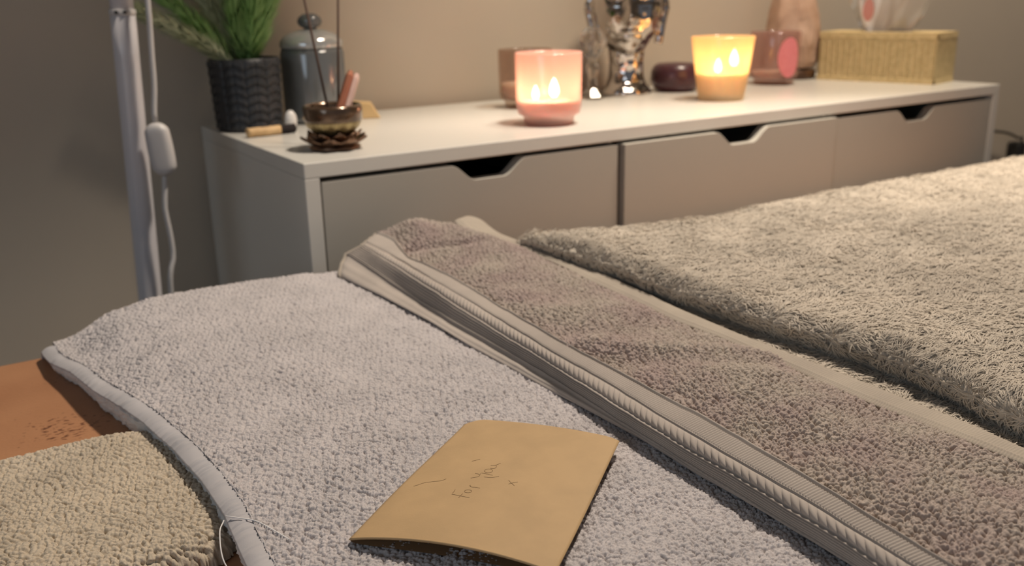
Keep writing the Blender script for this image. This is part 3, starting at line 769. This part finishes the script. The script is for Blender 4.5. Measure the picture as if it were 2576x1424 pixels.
# ------------------------------------------------------------------ lamp stand on the left with cord and switch
def lean_pole():
    b = np.array([-.1369, .2, 0.0]); d = np.array([-.11107 + .12287, 0, .14635 + .16601]); d /= d[2]
    x_at = lambda z: np.array([-.12287 + (z - (TOP - .166)) * d[0], .2, z])
    root = x_at(.02)
    t = empty('floor_lamp', (root[0], .2, 0), 'white metal lamp stand pole rising in front of the left wall', 'lamp')
    o_ = np.array([root[0], .2, 0])
    lathe('base', [(0, 0), (.12, 0), (.125, .006), (.12, .014), (.02, .022), (.0, .022)], M['pole'], t)
    tube('lower_pole', np.array([x_at(z) for z in np.linspace(.02, TOP + .1455, 20)]) - o_, .0130, M['pole'], t, k=32)
    tube('upper_pole', np.array([x_at(z) for z in np.linspace(TOP + .1455, 1.55, 20)]) - o_, .0120, M['pole'], t, k=32)
    tube('collar', np.array([x_at(z) for z in (TOP + .143, TOP + .1445, TOP + .1485, TOP + .15)]) - o_, [.0130, .0137, .0137, .0120], M['cord'], t, k=32)
    p = x_at(TOP + .1465) - o_
    for a in (-2.2, -1.6):
        tube('screw', [p + np.array([.0132 * math.cos(a), .0132 * math.sin(a), 0]), p + np.array([.0150 * math.cos(a), .0150 * math.sin(a), 0])], .0018, M['metal_dark'], t)
    # lamp head (above the frame)
    hd = x_at(1.55) - o_
    lathe('lamp_head', [(0, hd[2] + .03), (.05, hd[2] + .025), (.09, hd[2] - .02), (.085, hd[2] - .02), (.045, hd[2] + .018), (.0, hd[2] + .02)], M['pole'], t, center=(hd[0], hd[1]))
lean_pole()
def cord():
    t = empty('lamp_cord', (-.09, .17, TOP), 'white hanging cord with oval inline switch beside the lamp pole', 'cord')
    o_ = np.array([-.09, .17, TOP])
    pts = [(-.086, .19, .52), (-.082, .18, .32), (-.0905, .17, .158), (-.0915, .17, .134), (-.0935, .17, .101), (-.0950, .17, .071), (-.0988, .17, .042), (-.0985, .17, .034)]
    tube('cord_upper', resample([(x, y, z) for x, y, z in pts], 60) - np.array([-.09, .17, 0]), .0029, M['cord'], t)
    pts = [(-.0958, .17, -.022), (-.0985, .17, -.045), (-.1005, .17, -.062), (-.0985, .17, -.09), (-.0985, .17, -.118), (-.106, .17, -.165), (-.10, .20, -.4), (-.09, .24, -.70), (-.06, .3, -.716)]
    tube('cord_lower', resample(pts, 80) - np.array([-.09, .17, 0]), .0029, M['cord'], t)
    # switch body: domed stadium
    n, m = 31, 56; a = np.linspace(0, 2 * PI, m, endpoint=False); V = []
    for ph in np.linspace(-PI / 2, PI / 2, n):
        r = .0135 * max(math.cos(ph), 0) ** .42
        V.append(np.stack([r * np.cos(a), np.full(m, .0082 * math.sin(ph)), r * np.sin(a) + np.clip(np.sin(a) * 3, -1, 1) * .0155 * min(1, r / .006)], -1))
    o = np_mesh('inline_switch', np.array(V).reshape(-1, 3), grid_faces(n, m, True)[:, ::-1], M['cord'], t)
    o.location = (-.0972 + .09, -.002, .004); o.rotation_euler = (0, math.radians(-5), math.radians(-28))
cord()

# ------------------------------------------------------------------ plant
pl = empty('potted_plant', (.043, .300, TOP), 'artificial fern with fluffy green fronds in a charcoal wave-patterned pot', 'plant')
def pot():
    prof = [(0, 0), (.0375, 0), (.0385, .001)] + [(.0385 + .0042 * z / .088, z) for z in np.linspace(.002, .086, 90)] + [(.0430, .088), (.0405, .088), (.0385, .084), (.037, .07), (0, .07)]
    def fn(r, a, z):
        k = a * 20 / (2 * PI)
        cell = np.abs((k % 2) - 1)                                  # zigzag 0..1..0 around the pot
        zz = z / .0108 - .45 * np.abs(np.sin(k * PI / 2)) 
        row = (zz % 1)
        relief = .0026 * (1 - row) ** .8 - .0006 * (row > .93)
        colm = -.0012 * (np.abs(np.sin(k * PI / 2)) < .16) - .0008 * (np.abs(np.sin(k * PI / 2)) > .98)
        on = (z > .003) & (z < .0855) & (r > .038)
        return r + np.where(on, relief + colm, 0)
    lathe('pot', prof, M['blackpot'], pl, n=288, fn=fn)
    lathe('moss', [(0, .0745), (.02, .074), (.0375, .072)], M['soil'], pl, n=40)
pot()
def frond(p0, p1, p2, rad, mat, n=1000, s=0):
    rs = np.random.default_rng(s)
    path = resample([p0, p1, p2], 40)
    V, F, c = tube_arrays(path, np.linspace(.0016, .0006, 40), 6)
    Vs, Qs, Ts = [V], [F], [c]; off = len(V)
    T_ = np.gradient(path, axis=0); T_ /= np.linalg.norm(T_, axis=1, keepdims=True)
    t = rs.random(n) ** .9; i = np.clip((t * 39).astype(int), 0, 38); f = (t * 39 - i)[:, None]
    root = path[i] * (1 - f) + path[i + 1] * f; tan = T_[i]
    ref = np.array([0.3, -1, .2]); U = np.cross(tan, ref); U /= np.linalg.norm(U, axis=1, keepdims=True); Wv = np.cross(tan, U)
    a = rs.random(n) * 2 * PI
    rad_d = np.cos(a)[:, None] * U + np.sin(a)[:, None] * Wv
    env_ = np.minimum(1, (t / .12)) * np.minimum(1, (1 - t) / .12 + .25)
    L = (rad * env_ * (.75 + .5 * rs.random(n)))[:, None]
    d1 = rad_d * .85 + tan * .55; d2 = rad_d * .55 + tan * .95
    p1_ = root + d1 * L * .5; p2_ = p1_ + d2 * L * .6
    wv = np.cross(rad_d, tan) * .0007
    Vn = np.stack([root - wv, root + wv, p1_ - wv, p1_ + wv, p2_ - wv * .2, p2_ + wv * .2], 1).reshape(-1, 3)
    b = (np.arange(n) * 6)[:, None] + off
    Q = np.vstack([b + np.array([[0, 1, 3, 2]]), b + np.array([[2, 3, 5, 4]])])
    Vs.append(Vn); Qs.append(Q)
    np_mesh('frond', np.vstack(Vs), [np.vstack(Qs), c], mat, pl, smooth=False)
r0 = lambda x, y, z=.075: (x, y, z)
fr = [((-.008, -.004, .074), (-.05, .0, .108), (-.122, .004, .150), 0.0175, 'leaf_pale'),
      ((-.006, .004, .074), (-.046, .012, .125), (-.108, .02, .185), 0.0208, 'leaf'),
      ((-.002, .010, .074), (-.026, .03, .14), (-.050, .04, .21), 0.0182, 'leaf_pale'),
      ((.0, .0, .074), (-.006, -.002, .14), (-.006, .0, .24), 0.0221, 'leaf'),
      ((.004, -.006, .074), (.012, -.012, .14), (.026, -.014, .24), 0.0234, 'leaf'),
      ((.008, .0, .074), (.028, .0, .13), (.056, .004, .22), 0.0234, 'leaf'),
      ((.006, .008, .074), (.034, .014, .135), (.074, .02, .20), 0.0195, 'leaf'),
      ((.002, .012, .074), (.008, .03, .15), (.012, .05, .25), 0.0208, 'leaf'),
      ((-.004, .010, .074), (-.012, .028, .15), (-.020, .04, .26), 0.0195, 'leaf_pale'),
      ((.006, .010, .074), (.022, .03, .15), (.04, .04, .25), 0.0208, 'leaf_pale')]
for k, (a, b, c, r, m) in enumerate(fr): frond(a, b, c, r, M[m], s=k)

# ------------------------------------------------------------------ smoky jar
jar = empty('lidded_jar', (.139, .316, TOP), 'smoky grey glass jar with dimpled domed lid and round knob, behind the incense bowl', 'jar')
H = .100
lathe('jar_body', [(0, 0), (.036, 0), (.0395, .003), (.0405, .010), (.041, .05), (.041, H - .012), (.0385, H - .004), (.0375, H - .0045), (.0395, H - .012), (.0395, .012), (.036, .006), (0, .005)], M['smoke'], jar, n=64)
def dimp(r, a, z):
    return r * (1 + .035 * np.abs(np.sin(a * 12 + z * 300)) * np.abs(np.sin(a * 12 - z * 300)))
lid = lathe('lid', [(.0390, H - .004), (.0398, H - .001), (.0388, H + .004), (.034, H + .010), (.026, H + .0145), (.016, H + .0175), (.008, H + .0185), (.006, H + .019)], M['cutglass'], jar, n=144, fn=dimp)
lathe('knob', [(.006, H + .018), (.008, H + .020), (.0135, H + .023), (.0160, H + .028), (.0140, H + .0335), (.0080, H + .0375), (0, H + .0385)], M['smoke'], jar, n=40)

# ------------------------------------------------------------------ incense holder
inc = empty('incense_holder', (.064, .073, TOP), 'brown metal incense bowl on a bronze lotus base near the cabinet corner', 'incense holder')
def lotus():
    bm = bmesh.new()
    for ring, (n, R0, R1, z0, z1, w) in enumerate([(9, .010, .0365, .003, .0125, .0125), (9, .008, .030, .006, .018, .0105), (7, .006, .022, .010, .020, .009)]):
        for k in range(n):
            a = 2 * PI * (k + .5 * ring) / n
            vs = []
            for i in range(7):
                t = i / 6; r = R0 + (R1 - R0) * t; z = z0 + (z1 - z0) * t ** 2.2
                ww = w * math.sin(PI * min(1, .15 + t * .85)) ** .7 * (1 if t < 1 else 0) + .0004
                rowv = []
                for s_ in (-1, -.5, 0, .5, 1):
                    zz = z + .0025 * s_ * s_ * (1 - t * .3)
                    x = r * math.cos(a) - s_ * ww * math.sin(a); y = r * math.sin(a) + s_ * ww * math.cos(a)
                    rowv.append(bm.verts.new((x, y, zz)))
                vs.append(rowv)
            for i in range(6):
                for j in range(4): bm.faces.new((vs[i][j], vs[i][j + 1], vs[i + 1][j + 1], vs[i + 1][j]))
    o = bm_obj('lotus_base', bm, M['bronze'], inc, smooth=True)
    md = o.modifiers.new('thick', 'SOLIDIFY'); md.thickness = .0012
    lathe('foot', [(0, 0), (.026, 0), (.028, .003), (.02, .006), (.012, .009), (.011, .014), (0, .014)], M['bronze'], inc)
lotus()
lathe('bowl', [(.0, .013), (.012, .013), (.021, .018), (.0275, .024), (.0298, .030)], M['brass'], inc, n=72, fn=lambda r, a, z: r * (1 + .02 * np.abs(np.sin(a * 14)) * (z > .016)))
lathe('bowl_rim', [(.0298, .030), (.0315, .032), (.0318, .044), (.0305, .0475), (.0285, .0475), (.0275, .044), (.0265, .032), (.02, .022), (0, .018)], M['bowl'], inc, n=72)
ax_, ay_ = .060, .078
stg = 'incense sticks standing in the brown bowl'
for nm, p0, p1, lab in (('l', (.0665, .085, .024), (.044, .1, .215), 'left of two thin brown incense sticks, leaning left in the brown bowl'),
                        ('r', (.0745, .085, .024), (.0955, .1, .215), 'right of two thin brown incense sticks, nearly upright in the brown bowl')):
    e = empty('incense_stick', (p0[0], p0[1], TOP + p0[2]), lab, 'incense stick', stg)
    q = np.array(p1) - np.array(p0)
    tube('stick', [(0, 0, 0), q * .3, q * .6, q], .00095, M['stick'], e)
    tube('incense_coating', [q * .12, q * .5, q * .998], .0013, M['stick'], e)
def wand():
    e = empty('crystal_wand', (.0705, .070, TOP + .030), 'short pink and copper crystal wand leaning on the bowl rim', 'crystal')
    a = np.array([.0, .0, 0]); b = np.array([.0245, .010, .049])
    d = b / np.linalg.norm(b); u = np.cross(d, [0, 1, 0]); u /= np.linalg.norm(u); w = np.cross(d, u)
    for nm, off, mat in (('pink_half', -.0038, 'rose'), ('copper_half', .0038, 'copper')):
        V = []; 
        for t, r in ((0, .0024), (.08, .0040), (.9, .0040), (1, .0022)):
            for k in range(6):
                an = k * PI / 3 + PI / 6; V.append(b * t + u * (off + r * math.cos(an)) + w * r * math.sin(an) * 1.25)
        V = np.array(V); F = grid_faces(4, 6, True)
        c0 = len(V); V = np.vstack([V, [V[:6].mean(0)], [V[18:24].mean(0)]])
        j = np.arange(6); j2 = (j + 1) % 6
        np_mesh(nm, V, [F, np.vstack([np.stack([np.full(6, c0), j2, j], -1), np.stack([np.full(6, c0 + 1), 18 + j, 18 + j2], -1)])], M[mat], e, smooth=False)
wand()

# wooden smudge stick, white stone, honey coloured wedge
sm = empty('wooden_stick', (.044, .222, TOP + .0058), 'short pale wood stick with a charred dark end, in front of the charcoal pot', 'wood stick', rotz=math.radians(6))
def pstick(name, x0, x1, mat, s):
    pth = [(x, 0.0006 * math.sin(x * 200), 0) for x in np.linspace(x0, x1, 12)]
    V, F, c = tube_arrays(pth, .0056, 9); V += RNG.normal(0, .00025, V.shape)
    np_mesh(name, V, [F, c], M[mat], sm)
pstick('stick_body', -.030, .012, 'palo', 0); pstick('charred_end', .012, .030, 'char', 1)
st = lathe('white_stone', [(0, 0), (.006, .0006), (.0088, .006), (.0092, .012), (.0078, .018), (.004, .0225), (0, .0235)], M['stone'])
st.location = (.0835, .262, TOP); st.scale = (.85, .8, 1.0)
tag(st, 'small white polished stone between the charcoal pot and the smoky jar', 'stone')
bm = bmesh.new()
vs = [bm.verts.new(p) for p in ((-.024, -.010, 0), (.024, -.010, 0), (.024, .010, 0), (-.024, .010, 0), (-.022, -.008, .024), (.012, -.008, .021), (.012, .009, .021), (-.022, .009, .024))]
for f in ((0, 3, 2, 1), (4, 5, 6, 7), (0, 1, 5, 4), (1, 2, 6, 5), (2, 3, 7, 6), (3, 0, 4, 7)): bm.faces.new([vs[i] for i in f])
w_ = bm_obj('wooden_wedge', bm, M['soap'], bevel=.0015); w_.location = (.199, .303, TOP); w_.rotation_euler = (0, 0, math.radians(-22))
tag(w_, 'honey-coloured wedge-shaped block lying behind the incense bowl', 'wooden block')

# ------------------------------------------------------------------ candles
def flame(parent, x, y, z, h, power, name='flame'):
    prof = [(0, 0), (.0016, .0006), (.0030, .0035), (.0034, .0065), (.0027, .011), (.0013, .0155), (0, .0185)]
    k = h / .0185
    o = lathe(name, [(r * k * 1.35, zz * k) for r, zz in prof], M['flame'], parent, n=20); o.location = (x, y, z + .003)
    tube('wick', [(x, y, z - .004), (x + .0003, y, z + .002), (x + .001, y, z + .005)], .0007, M['wick'], parent, k=6)
    l = bpy.data.lights.new('candle_flame_light', 'POINT'); l.energy = power; l.color = (1, .56, .26); l.shadow_soft_size = .007
    lo = bpy.data.objects.new('candle_flame_light', l); C.objects.link(lo); lo.parent = parent; lo.location = (x, y, z + .003 + h * .5)
    o.visible_shadow = True
def jar_prof(rb, rm, rt, H_, zs, th=.0026):
    out = [(0, 0), (rb - .003, 0), (rb, .0025), (rb + .0008, .010), (rm - .002, zs), (rm, zs + .007), (rt, H_ - .002), (rt - .001, H_), (rt - th + .0006, H_), (rt - th, H_ - .002), (rm - th, zs + .008), (rm - th - .003, zs), (rb - th, .014), (rb - th - .004, .010), (0, .009)]
    return out
# pink, lit
pk = empty('candle_jar', (.356, .086, TOP), 'lit candle glowing in a pink frosted glass, nearest the front edge of the cabinet', 'candle', 'jar candles along the cabinet top')
lathe('glass', jar_prof(.031, .0405, .0415, .088, .014), M['pinkglass'], pk, n=72)
lathe('wax', [(0, .0095), (.026, .0105), (.0365, .024), (.0372, .0300), (.030, .0285), (0, .0275)], M['pinkwax'], pk)
PWR = .2
flame(pk, .004, -.006, .030, .024, PWR * .9); flame(pk, -.017, .004, .0285, .017, PWR * .6)
# amber, lit
yc = empty('candle_jar', (.707, .141, TOP), 'lit candle glowing in an amber frosted glass, at the middle of the cabinet', 'candle', 'jar candles along the cabinet top')
lathe('glass', [(0, 0), (.0325, 0), (.0335, .003), (.0365, .02), (.046, .090), (.0455, .092), (.0440, .092), (.0432, .089), (.034, .020), (.031, .009), (0, .008)], M['amberglass'], yc, n=72)
lathe('wax', [(0, .0085), (.030, .0095), (.0328, .020), (.0358, .0390), (.030, .0372), (0, .0365)], M['amberwax'], yc)
flame(yc, .012, -.012, .046, .025, PWR * 1.1); flame(yc, -.010, -.002, .0375, .021, PWR)
# unlit dusky glass behind the pink one
dk = empty('candle_jar', (.438, .262, TOP), 'unlit candle in a thin dusky clear glass, half hidden behind the lit pink one', 'candle', 'jar candles along the cabinet top')
lathe('glass', jar_prof(.030, .0385, .0395, .082, .012), M['duskglass'], dk, n=64)
lathe('wax', [(0, .0095), (.025, .0105), (.0345, .022), (.0347, .035), (0, .034)], M['palewax'], dk)
tube('wick', [(.006, 0, .03), (.006, 0, .055)], .0008, M['wick'], dk, k=6)
# unlit pale pink glass with label
pg = empty('candle_jar', (.952, .262, TOP), 'unlit candle in pale pink glass with an oval pink label, right of the amber one', 'candle', 'jar candles along the cabinet top')
lathe('glass', jar_prof(.033, .0405, .0415, .088, .012), M['palepink'], pg, n=64)
lathe('wax', [(0, .0095), (.027, .0105), (.0365, .018), (.0370, .022), (0, .021)], M['palewax'], pg)
def curved_label(parent, r, ang, zc, w, h, mat):
    n, m = 24, 24; V = []; 
    for i in range(n + 1):
        for j in range(m):
            q = i / n; a = 2 * PI * j / m
            th = ang + (w / r) * q * math.cos(a); z = zc + h * q * math.sin(a)
            V.append((r * math.cos(th), r * math.sin(th), z))
    return np_mesh('label', np.array(V), grid_faces(n + 1, m, True), mat, parent)
va = math.atan2(-.8876 - .262, -.3205 - .952)
curved_label(pg, .0420, va + .62, .046, .021, .033, M['pinklabel'])

# ------------------------------------------------------------------ plum bowl, mirrored head, crystal
pb = lathe('plum_bowl', [(0, 0), (.028, 0), (.036, .005), (.0415, .018), (.0405, .032), (.036, .0405), (.030, .044), (.012, .0455), (0, .0455)], M['plum'])
pb.location = (.752, .290, TOP); tag(pb, 'dark plum rounded bowl half hidden behind the amber candle', 'bowl')

hd = empty('buddha_head', (.655, .300, TOP), 'mirror silver sculpted head ornament standing between the two lit candles', 'ornament', rotz=va + PI / 2 + .25)
def head():
    # neck and plinth
    lathe('plinth', [(0, 0), (.036, 0), (.037, .004), (.033, .010), (.028, .014), (.027, .020), (0, .020)], M['chrome'], hd, n=48)
    n, m = 110, 140
    ph = np.linspace(0, PI, n)[:, None]; a = np.linspace(0, 2 * PI, m, endpoint=False)[None]
    # head ellipsoid, face towards -y
    z = np.cos(ph) + 0 * a; R_ = np.sin(ph) + 0 * a
    x = R_ * np.cos(a); y = R_ * np.sin(a)
    front = np.clip(-y, 0, 1)
    rx = .049 * (1 - .24 * np.clip(-z, 0, 1) ** 1.3); ry = .052 * (1 - .12 * np.clip(-z, 0, 1))
    X = x * rx; Y = y * ry; Z = z * .070 + .118
    g = lambda cx, cz, sx, sz: np.exp(-((X - cx) / sx) ** 2 - ((Z - cz) / sz) ** 2) * (front > .05)
    Y = Y - .011 * g(0, .112, .007, .018) - .007 * g(0, .104, .010, .006)          # nose
    Y = Y - .0055 * g(0, .088, .013, .0035) - .0055 * g(0, .080, .011, .0040) + .003 * g(0, .084, .013, .0014)   # lips
    Y = Y - .005 * g(0, .062, .012, .008)                                            # chin
    for s_ in (-1, 1):
        Y = Y + .006 * g(s_ * .018, .126, .011, .007) - .0035 * g(s_ * .018, .124, .009, .0035)   # eye socket, lid
        Y = Y - .003 * g(s_ * .018, .137, .013, .003) - .003 * g(s_ * .026, .100, .010, .012)
    hair = np.clip((Z - .146 + .25 * np.clip(-Y - .02, 0, 1)) / .006, 0, 1) + (Y > -.006) * np.clip((Z - .080) / .01, 0, 1)
    hair = np.clip(hair, 0, 1)
    curls = np.abs(np.sin(a * 13 + (np.round(ph * 16) % 2) * PI / 2)) * np.abs(np.sin(ph * 16))
    k = 1 + hair * (.03 + .075 * curls)
    X = X * k; Y = Y * k; Z = .118 + (Z - .118) * (1 + hair * (.02 + .03 * curls))
    P = np.stack([X, Y, Z], -1)
    np_mesh('face', P.reshape(-1, 3), grid_faces(n, m, True), M['chrome'], hd)
    lathe('neck', [(.027, .018), (.0245, .028), (.0235, .045), (.027, .068), (.030, .080)], M['chrome'], hd, n=48, fn=lambda r, a, z: r * (1 + .03 * np.sin(z * 900)))
    lathe('topknot', [(.024, .180), (.025, .188), (.021, .200), (.012, .208), (0, .211)], M['chrome'], hd, n=60, fn=lambda r, a, z: r * (1 + .06 * np.abs(np.sin(a * 8))))
    for s_ in (-1, 1):
        path = resample([(s_ * .047, .004, .135), (s_ * .053, .006, .124), (s_ * .051, .004, .104), (s_ * .047, .0, .084), (s_ * .044, -.002, .070)], 30)
        tube('ear', path, np.interp(np.linspace(0, 1, 30), [0, .25, .6, 1], [.004, .0075, .0055, .0062]), M['chrome'], hd, k=12)
head(); hd.scale = (1.12, 1.12, 1.12)
cr = empty('crystal_ornament', (.577, .286, TOP), 'clear crystal glass figurine standing left of the mirrored silver head', 'ornament')
lathe('base', [(0, 0), (.019, 0), (.020, .004), (.014, .010), (.008, .016)], M['crystal'], cr, n=8, smooth=False)
lathe('stem', [(.008, .016), (.0065, .03), (.011, .045), (.0065, .056), (.009, .062)], M['crystal'], cr, n=8, smooth=False)
lathe('faceted_heart', [(.009, .062), (.020, .075), (.0225, .088), (.017, .100), (.008, .108), (0, .110)], M['crystal'], cr, n=9, smooth=False)

# ------------------------------------------------------------------ salt lamp
sl = empty('salt_lamp', (1.058, .320, TOP), 'peach salt rock lamp on a dark wood base beside the tissue box', 'lamp')
lathe('wooden_base', [(0, 0), (.042, 0), (.045, .003), (.046, .012), (.043, .0165), (0, .0165)], M['lampwood'], sl, n=48)
def salt():
    n, m = 90, 110
    z = np.linspace(0, 1, n)[:, None]; a = np.linspace(0, 2 * PI, m, endpoint=False)[None]
    r = np.interp(z[:, 0], [0, .02, .08, .25, .5, .75, .92, 1], [0, .042, .049, .052, .046, .034, .018, 0])[:, None]
    r = r * (1 + .20 * fbm(np.cos(a) * 1.4 + 5, np.sin(a) * 1.4 + z * 3, 3, 3) + .05 * fbm(np.cos(a) * 6, np.sin(a) * 6 + z * 14, 9, 2))
    # chiselled flats
    f = np.abs(np.sin(a * 3.5 + z * 2)); r = r * (1 - .045 * f)
    V = np.stack([r * np.cos(a), r * np.sin(a), .016 + z * .185 + 0 * a], -1)
    np_mesh('salt_rock', V.reshape(-1, 3), grid_faces(n, m, True), M['salt'], sl)
salt()

# ------------------------------------------------------------------ tissue box
BA = math.radians(13)
tb = empty('tissue_box', (1.116, .066, TOP), 'cream woven straw tissue box at the right end of the cabinet', 'tissue box', rotz=BA)
BW, BL, BH = .082, .205, .083
def weave_wall(bm_list, p0, p1, h, nrm):
    """ribbed woven panel as displaced grid"""
    L = np.linalg.norm(np.array(p1) - np.array(p0)); n, m = 70, int(L / .0009)
    zz = np.linspace(0, 1, n)[:, None] * h; s = np.linspace(0, 1, m)[None] * L
    col = (s / .0105)
    up_ = np.abs(np.sin(zz / .0032 * PI + (np.floor(col) % 2) * PI / 2)) ** .7
    d = .0018 * up_ * np.abs(np.sin(col * PI)) ** .35 + .0005 * np.abs(np.sin(col * PI)) ** .3
    rim = (zz < .008) | (zz > h - .010); d = np.where(rim, .0022 + .0003 * np.sin(s / .003 * PI) + 0 * zz, d)
    P = np.array(p0)[None, None] + (np.array(p1) - np.array(p0))[None, None] * (s / L)[..., None] + np.zeros((n, m, 2))
    P = P + np.array(nrm)[None, None] * d[..., None]
    V = np.concatenate([P, zz[..., None] + np.zeros((n, m, 1))], -1)
    bm_list.append((V.reshape(-1, 3), grid_faces(n, m)))
parts = []
weave_wall(parts, (0, 0), (BW, 0), BH, (0, -1)); weave_wall(parts, (BW, 0), (BW, BL), BH, (1, 0))
weave_wall(parts, (BW, BL), (0, BL), BH, (0, 1)); weave_wall(parts, (0, BL), (0, 0), BH, (-1, 0))
Vs, Fs, n_ = [], [], 0
for V, F in parts: Vs.append(V); Fs.append(F + n_); n_ += len(V)
np_mesh('woven_sides', np.vstack(Vs), np.vstack(Fs), M['straw'], tb)
def box_lid():
    bm = bmesh.new(); n = 32; top = []; bot = []; inn = []
    out = [];
    for k in range(n):
        a = 2 * PI * k / n; c_, s_ = math.cos(a), math.sin(a)
        q = max(abs(c_), abs(s_)); out.append((BW / 2 + c_ / q * (BW / 2 + .0015), BL / 2 + s_ / q * (BL / 2 + .0015)))
        inn.append((BW / 2 + c_ * .020, BL / 2 + s_ * .060))
    vo = [bm.verts.new((x, y, BH)) for x, y in out]; vi = [bm.verts.new((x, y, BH)) for x, y in inn]
    wo = [bm.verts.new((x, y, BH - .004)) for x, y in out]; wi = [bm.verts.new((x, y, BH - .004)) for x, y in inn]
    for k in range(n):
        j = (k + 1) % n
        bm.faces.new((vo[k], vo[j], vi[j], vi[k])); bm.faces.new((wo[j], wo[k], wi[k], wi[j]))
        bm.faces.new((vo[j], vo[k], wo[k], wo[j])); bm.faces.new((vi[k], vi[j], wi[j], wi[k]))
    bm_obj('lid', bm, M['straw'], tb)
    box_obj('bottom', (.002, BW - .002, .002, BL - .002, 0, .004), M['straw'], tb, bevel=0)
box_lid()
ts = empty('tissue', (1.116, .066, TOP + .079), 'white tissue pulled up out of the woven box', 'tissue', rotz=BA)
def tissue():
    n, m = 60, 90
    z = np.linspace(0, 1, n)[:, None]; s = np.linspace(-1, 1, m)[None]
    Y = BL / 2 + s * (.038 + .030 * z) ; X = BW / 2 + .010 * np.sin(s * 5 + z * 2) * (.3 + z) + .006 * np.sin(s * 11) * z
    Z = z * (.105 - .02 * s ** 2 + .008 * np.sin(s * 7)) + .001
    P = np.stack([X + 0 * z, Y, Z], -1)
    o = np_mesh('tissue_sheet', P.reshape(-1, 3), grid_faces(n, m), M['tissue'], ts)
    P2 = P.copy(); P2[..., 0] = BW / 2 - .004 - .008 * np.cos(s * 4 + z * 3) * (.4 + z); P2[..., 1] = BL / 2 + s * (.045 + .035 * z); P2[..., 2] *= .93
    np_mesh('plastic_film', P2.reshape(-1, 3), grid_faces(n, m), M['film'], ts)
    # faint rose print
    a = np.linspace(0, 2 * PI, 20, endpoint=False); q = np.linspace(0, 1, 5)[:, None]
    yy = BL / 2 + .030 + .010 * q * np.cos(a)[None]; zz = .040 + .019 * q * np.sin(a)[None]
    xx = BW / 2 - .016 + 0 * yy
    np_mesh('rose_print', np.stack([xx, yy, zz], -1).reshape(-1, 3), grid_faces(5, 20, True), M['print'], ts)
tissue()

# ------------------------------------------------------------------ cable and plug, far right
pc = empty('power_cable', (1.94, .36, TOP - .23), 'black cable with plug hanging on the wall right of the cabinet', 'cable')
o_ = np.array([1.94, .36, 0])
tube('cable', resample([(1.215, .378, -.14), (1.45, .375, -.145), (1.72, .37, -.165), (1.86, .365, -.178), (1.93, .362, -.20), (1.945, .362, -.215), (1.95, .362, -.4), (1.93, .35, -.68), (1.80, .34, -.947)], 90) + np.array([0, 0, .23]) - o_ * np.array([1, 1, 0]), .003, M['black'], pc)
bm = bmesh.new(); box(bm, -.014, .016, -.006, .029, -.045, .020); bm_obj('plug', bm, M['black'], pc, bevel=.006)

# ------------------------------------------------------------------ lights
def area(name, loc, target, size, power, col, sy=None):
    l = bpy.data.lights.new(name, 'AREA'); l.energy = power; l.color = col; l.size = size
    if sy: l.shape = 'RECTANGLE'; l.size_y = sy
    o = bpy.data.objects.new(name, l); C.objects.link(o); o.location = loc
    o.rotation_euler = (Vector(target) - Vector(loc)).to_track_quat('-Z', 'Y').to_euler(); return o
l = bpy.data.lights.new('overhead_spot', 'SPOT'); l.energy = 78; l.color = (1, .87, .73); l.shadow_soft_size = .06; l.spot_size = math.radians(101); l.spot_blend = .35
lo = bpy.data.objects.new('overhead_spot', l); C.objects.link(lo); lo.location = (.46, -.26, 1.90)
lo.rotation_euler = (Vector((.20, -.75, .65)) - lo.location).to_track_quat('-Z', 'Y').to_euler()
l = bpy.data.lights.new('overhead_spot', 'SPOT'); l.energy = 108; l.color = (1, .84, .66); l.shadow_soft_size = .12; l.spot_size = math.radians(87); l.spot_blend = .5  # added spot with no known fixture, put in to brighten the back wall
lo = bpy.data.objects.new('overhead_spot', l); C.objects.link(lo); lo.location = (.90, -.22, 2.30)
lo.rotation_euler = (Vector((1.24, .38, 1.02)) - lo.location).to_track_quat('-Z', 'Y').to_euler()
area('window_daylight', (-2.1, -1.2, 1.3), (0, -.2, .6), 1.1, 8.5, (.70, .85, 1), 1.1)
w = bpy.data.worlds.new('world'); sc.world = w; w.use_nodes = True
bg = w.node_tree.nodes['Background']; bg.inputs['Color'].default_value = (.85, .9, 1, 1); bg.inputs['Strength'].default_value = .16

sc.view_settings.view_transform = 'Standard'; sc.view_settings.look = 'None'
sc.view_settings.gamma = 1; sc.view_settings.exposure = 0; sc.view_settings.use_curve_mapping = False
sc.cycles.use_denoising = True
sc.cycles.max_bounces = 10; sc.cycles.transparent_max_bounces = 16; sc.cycles.sample_clamp_indirect = 4
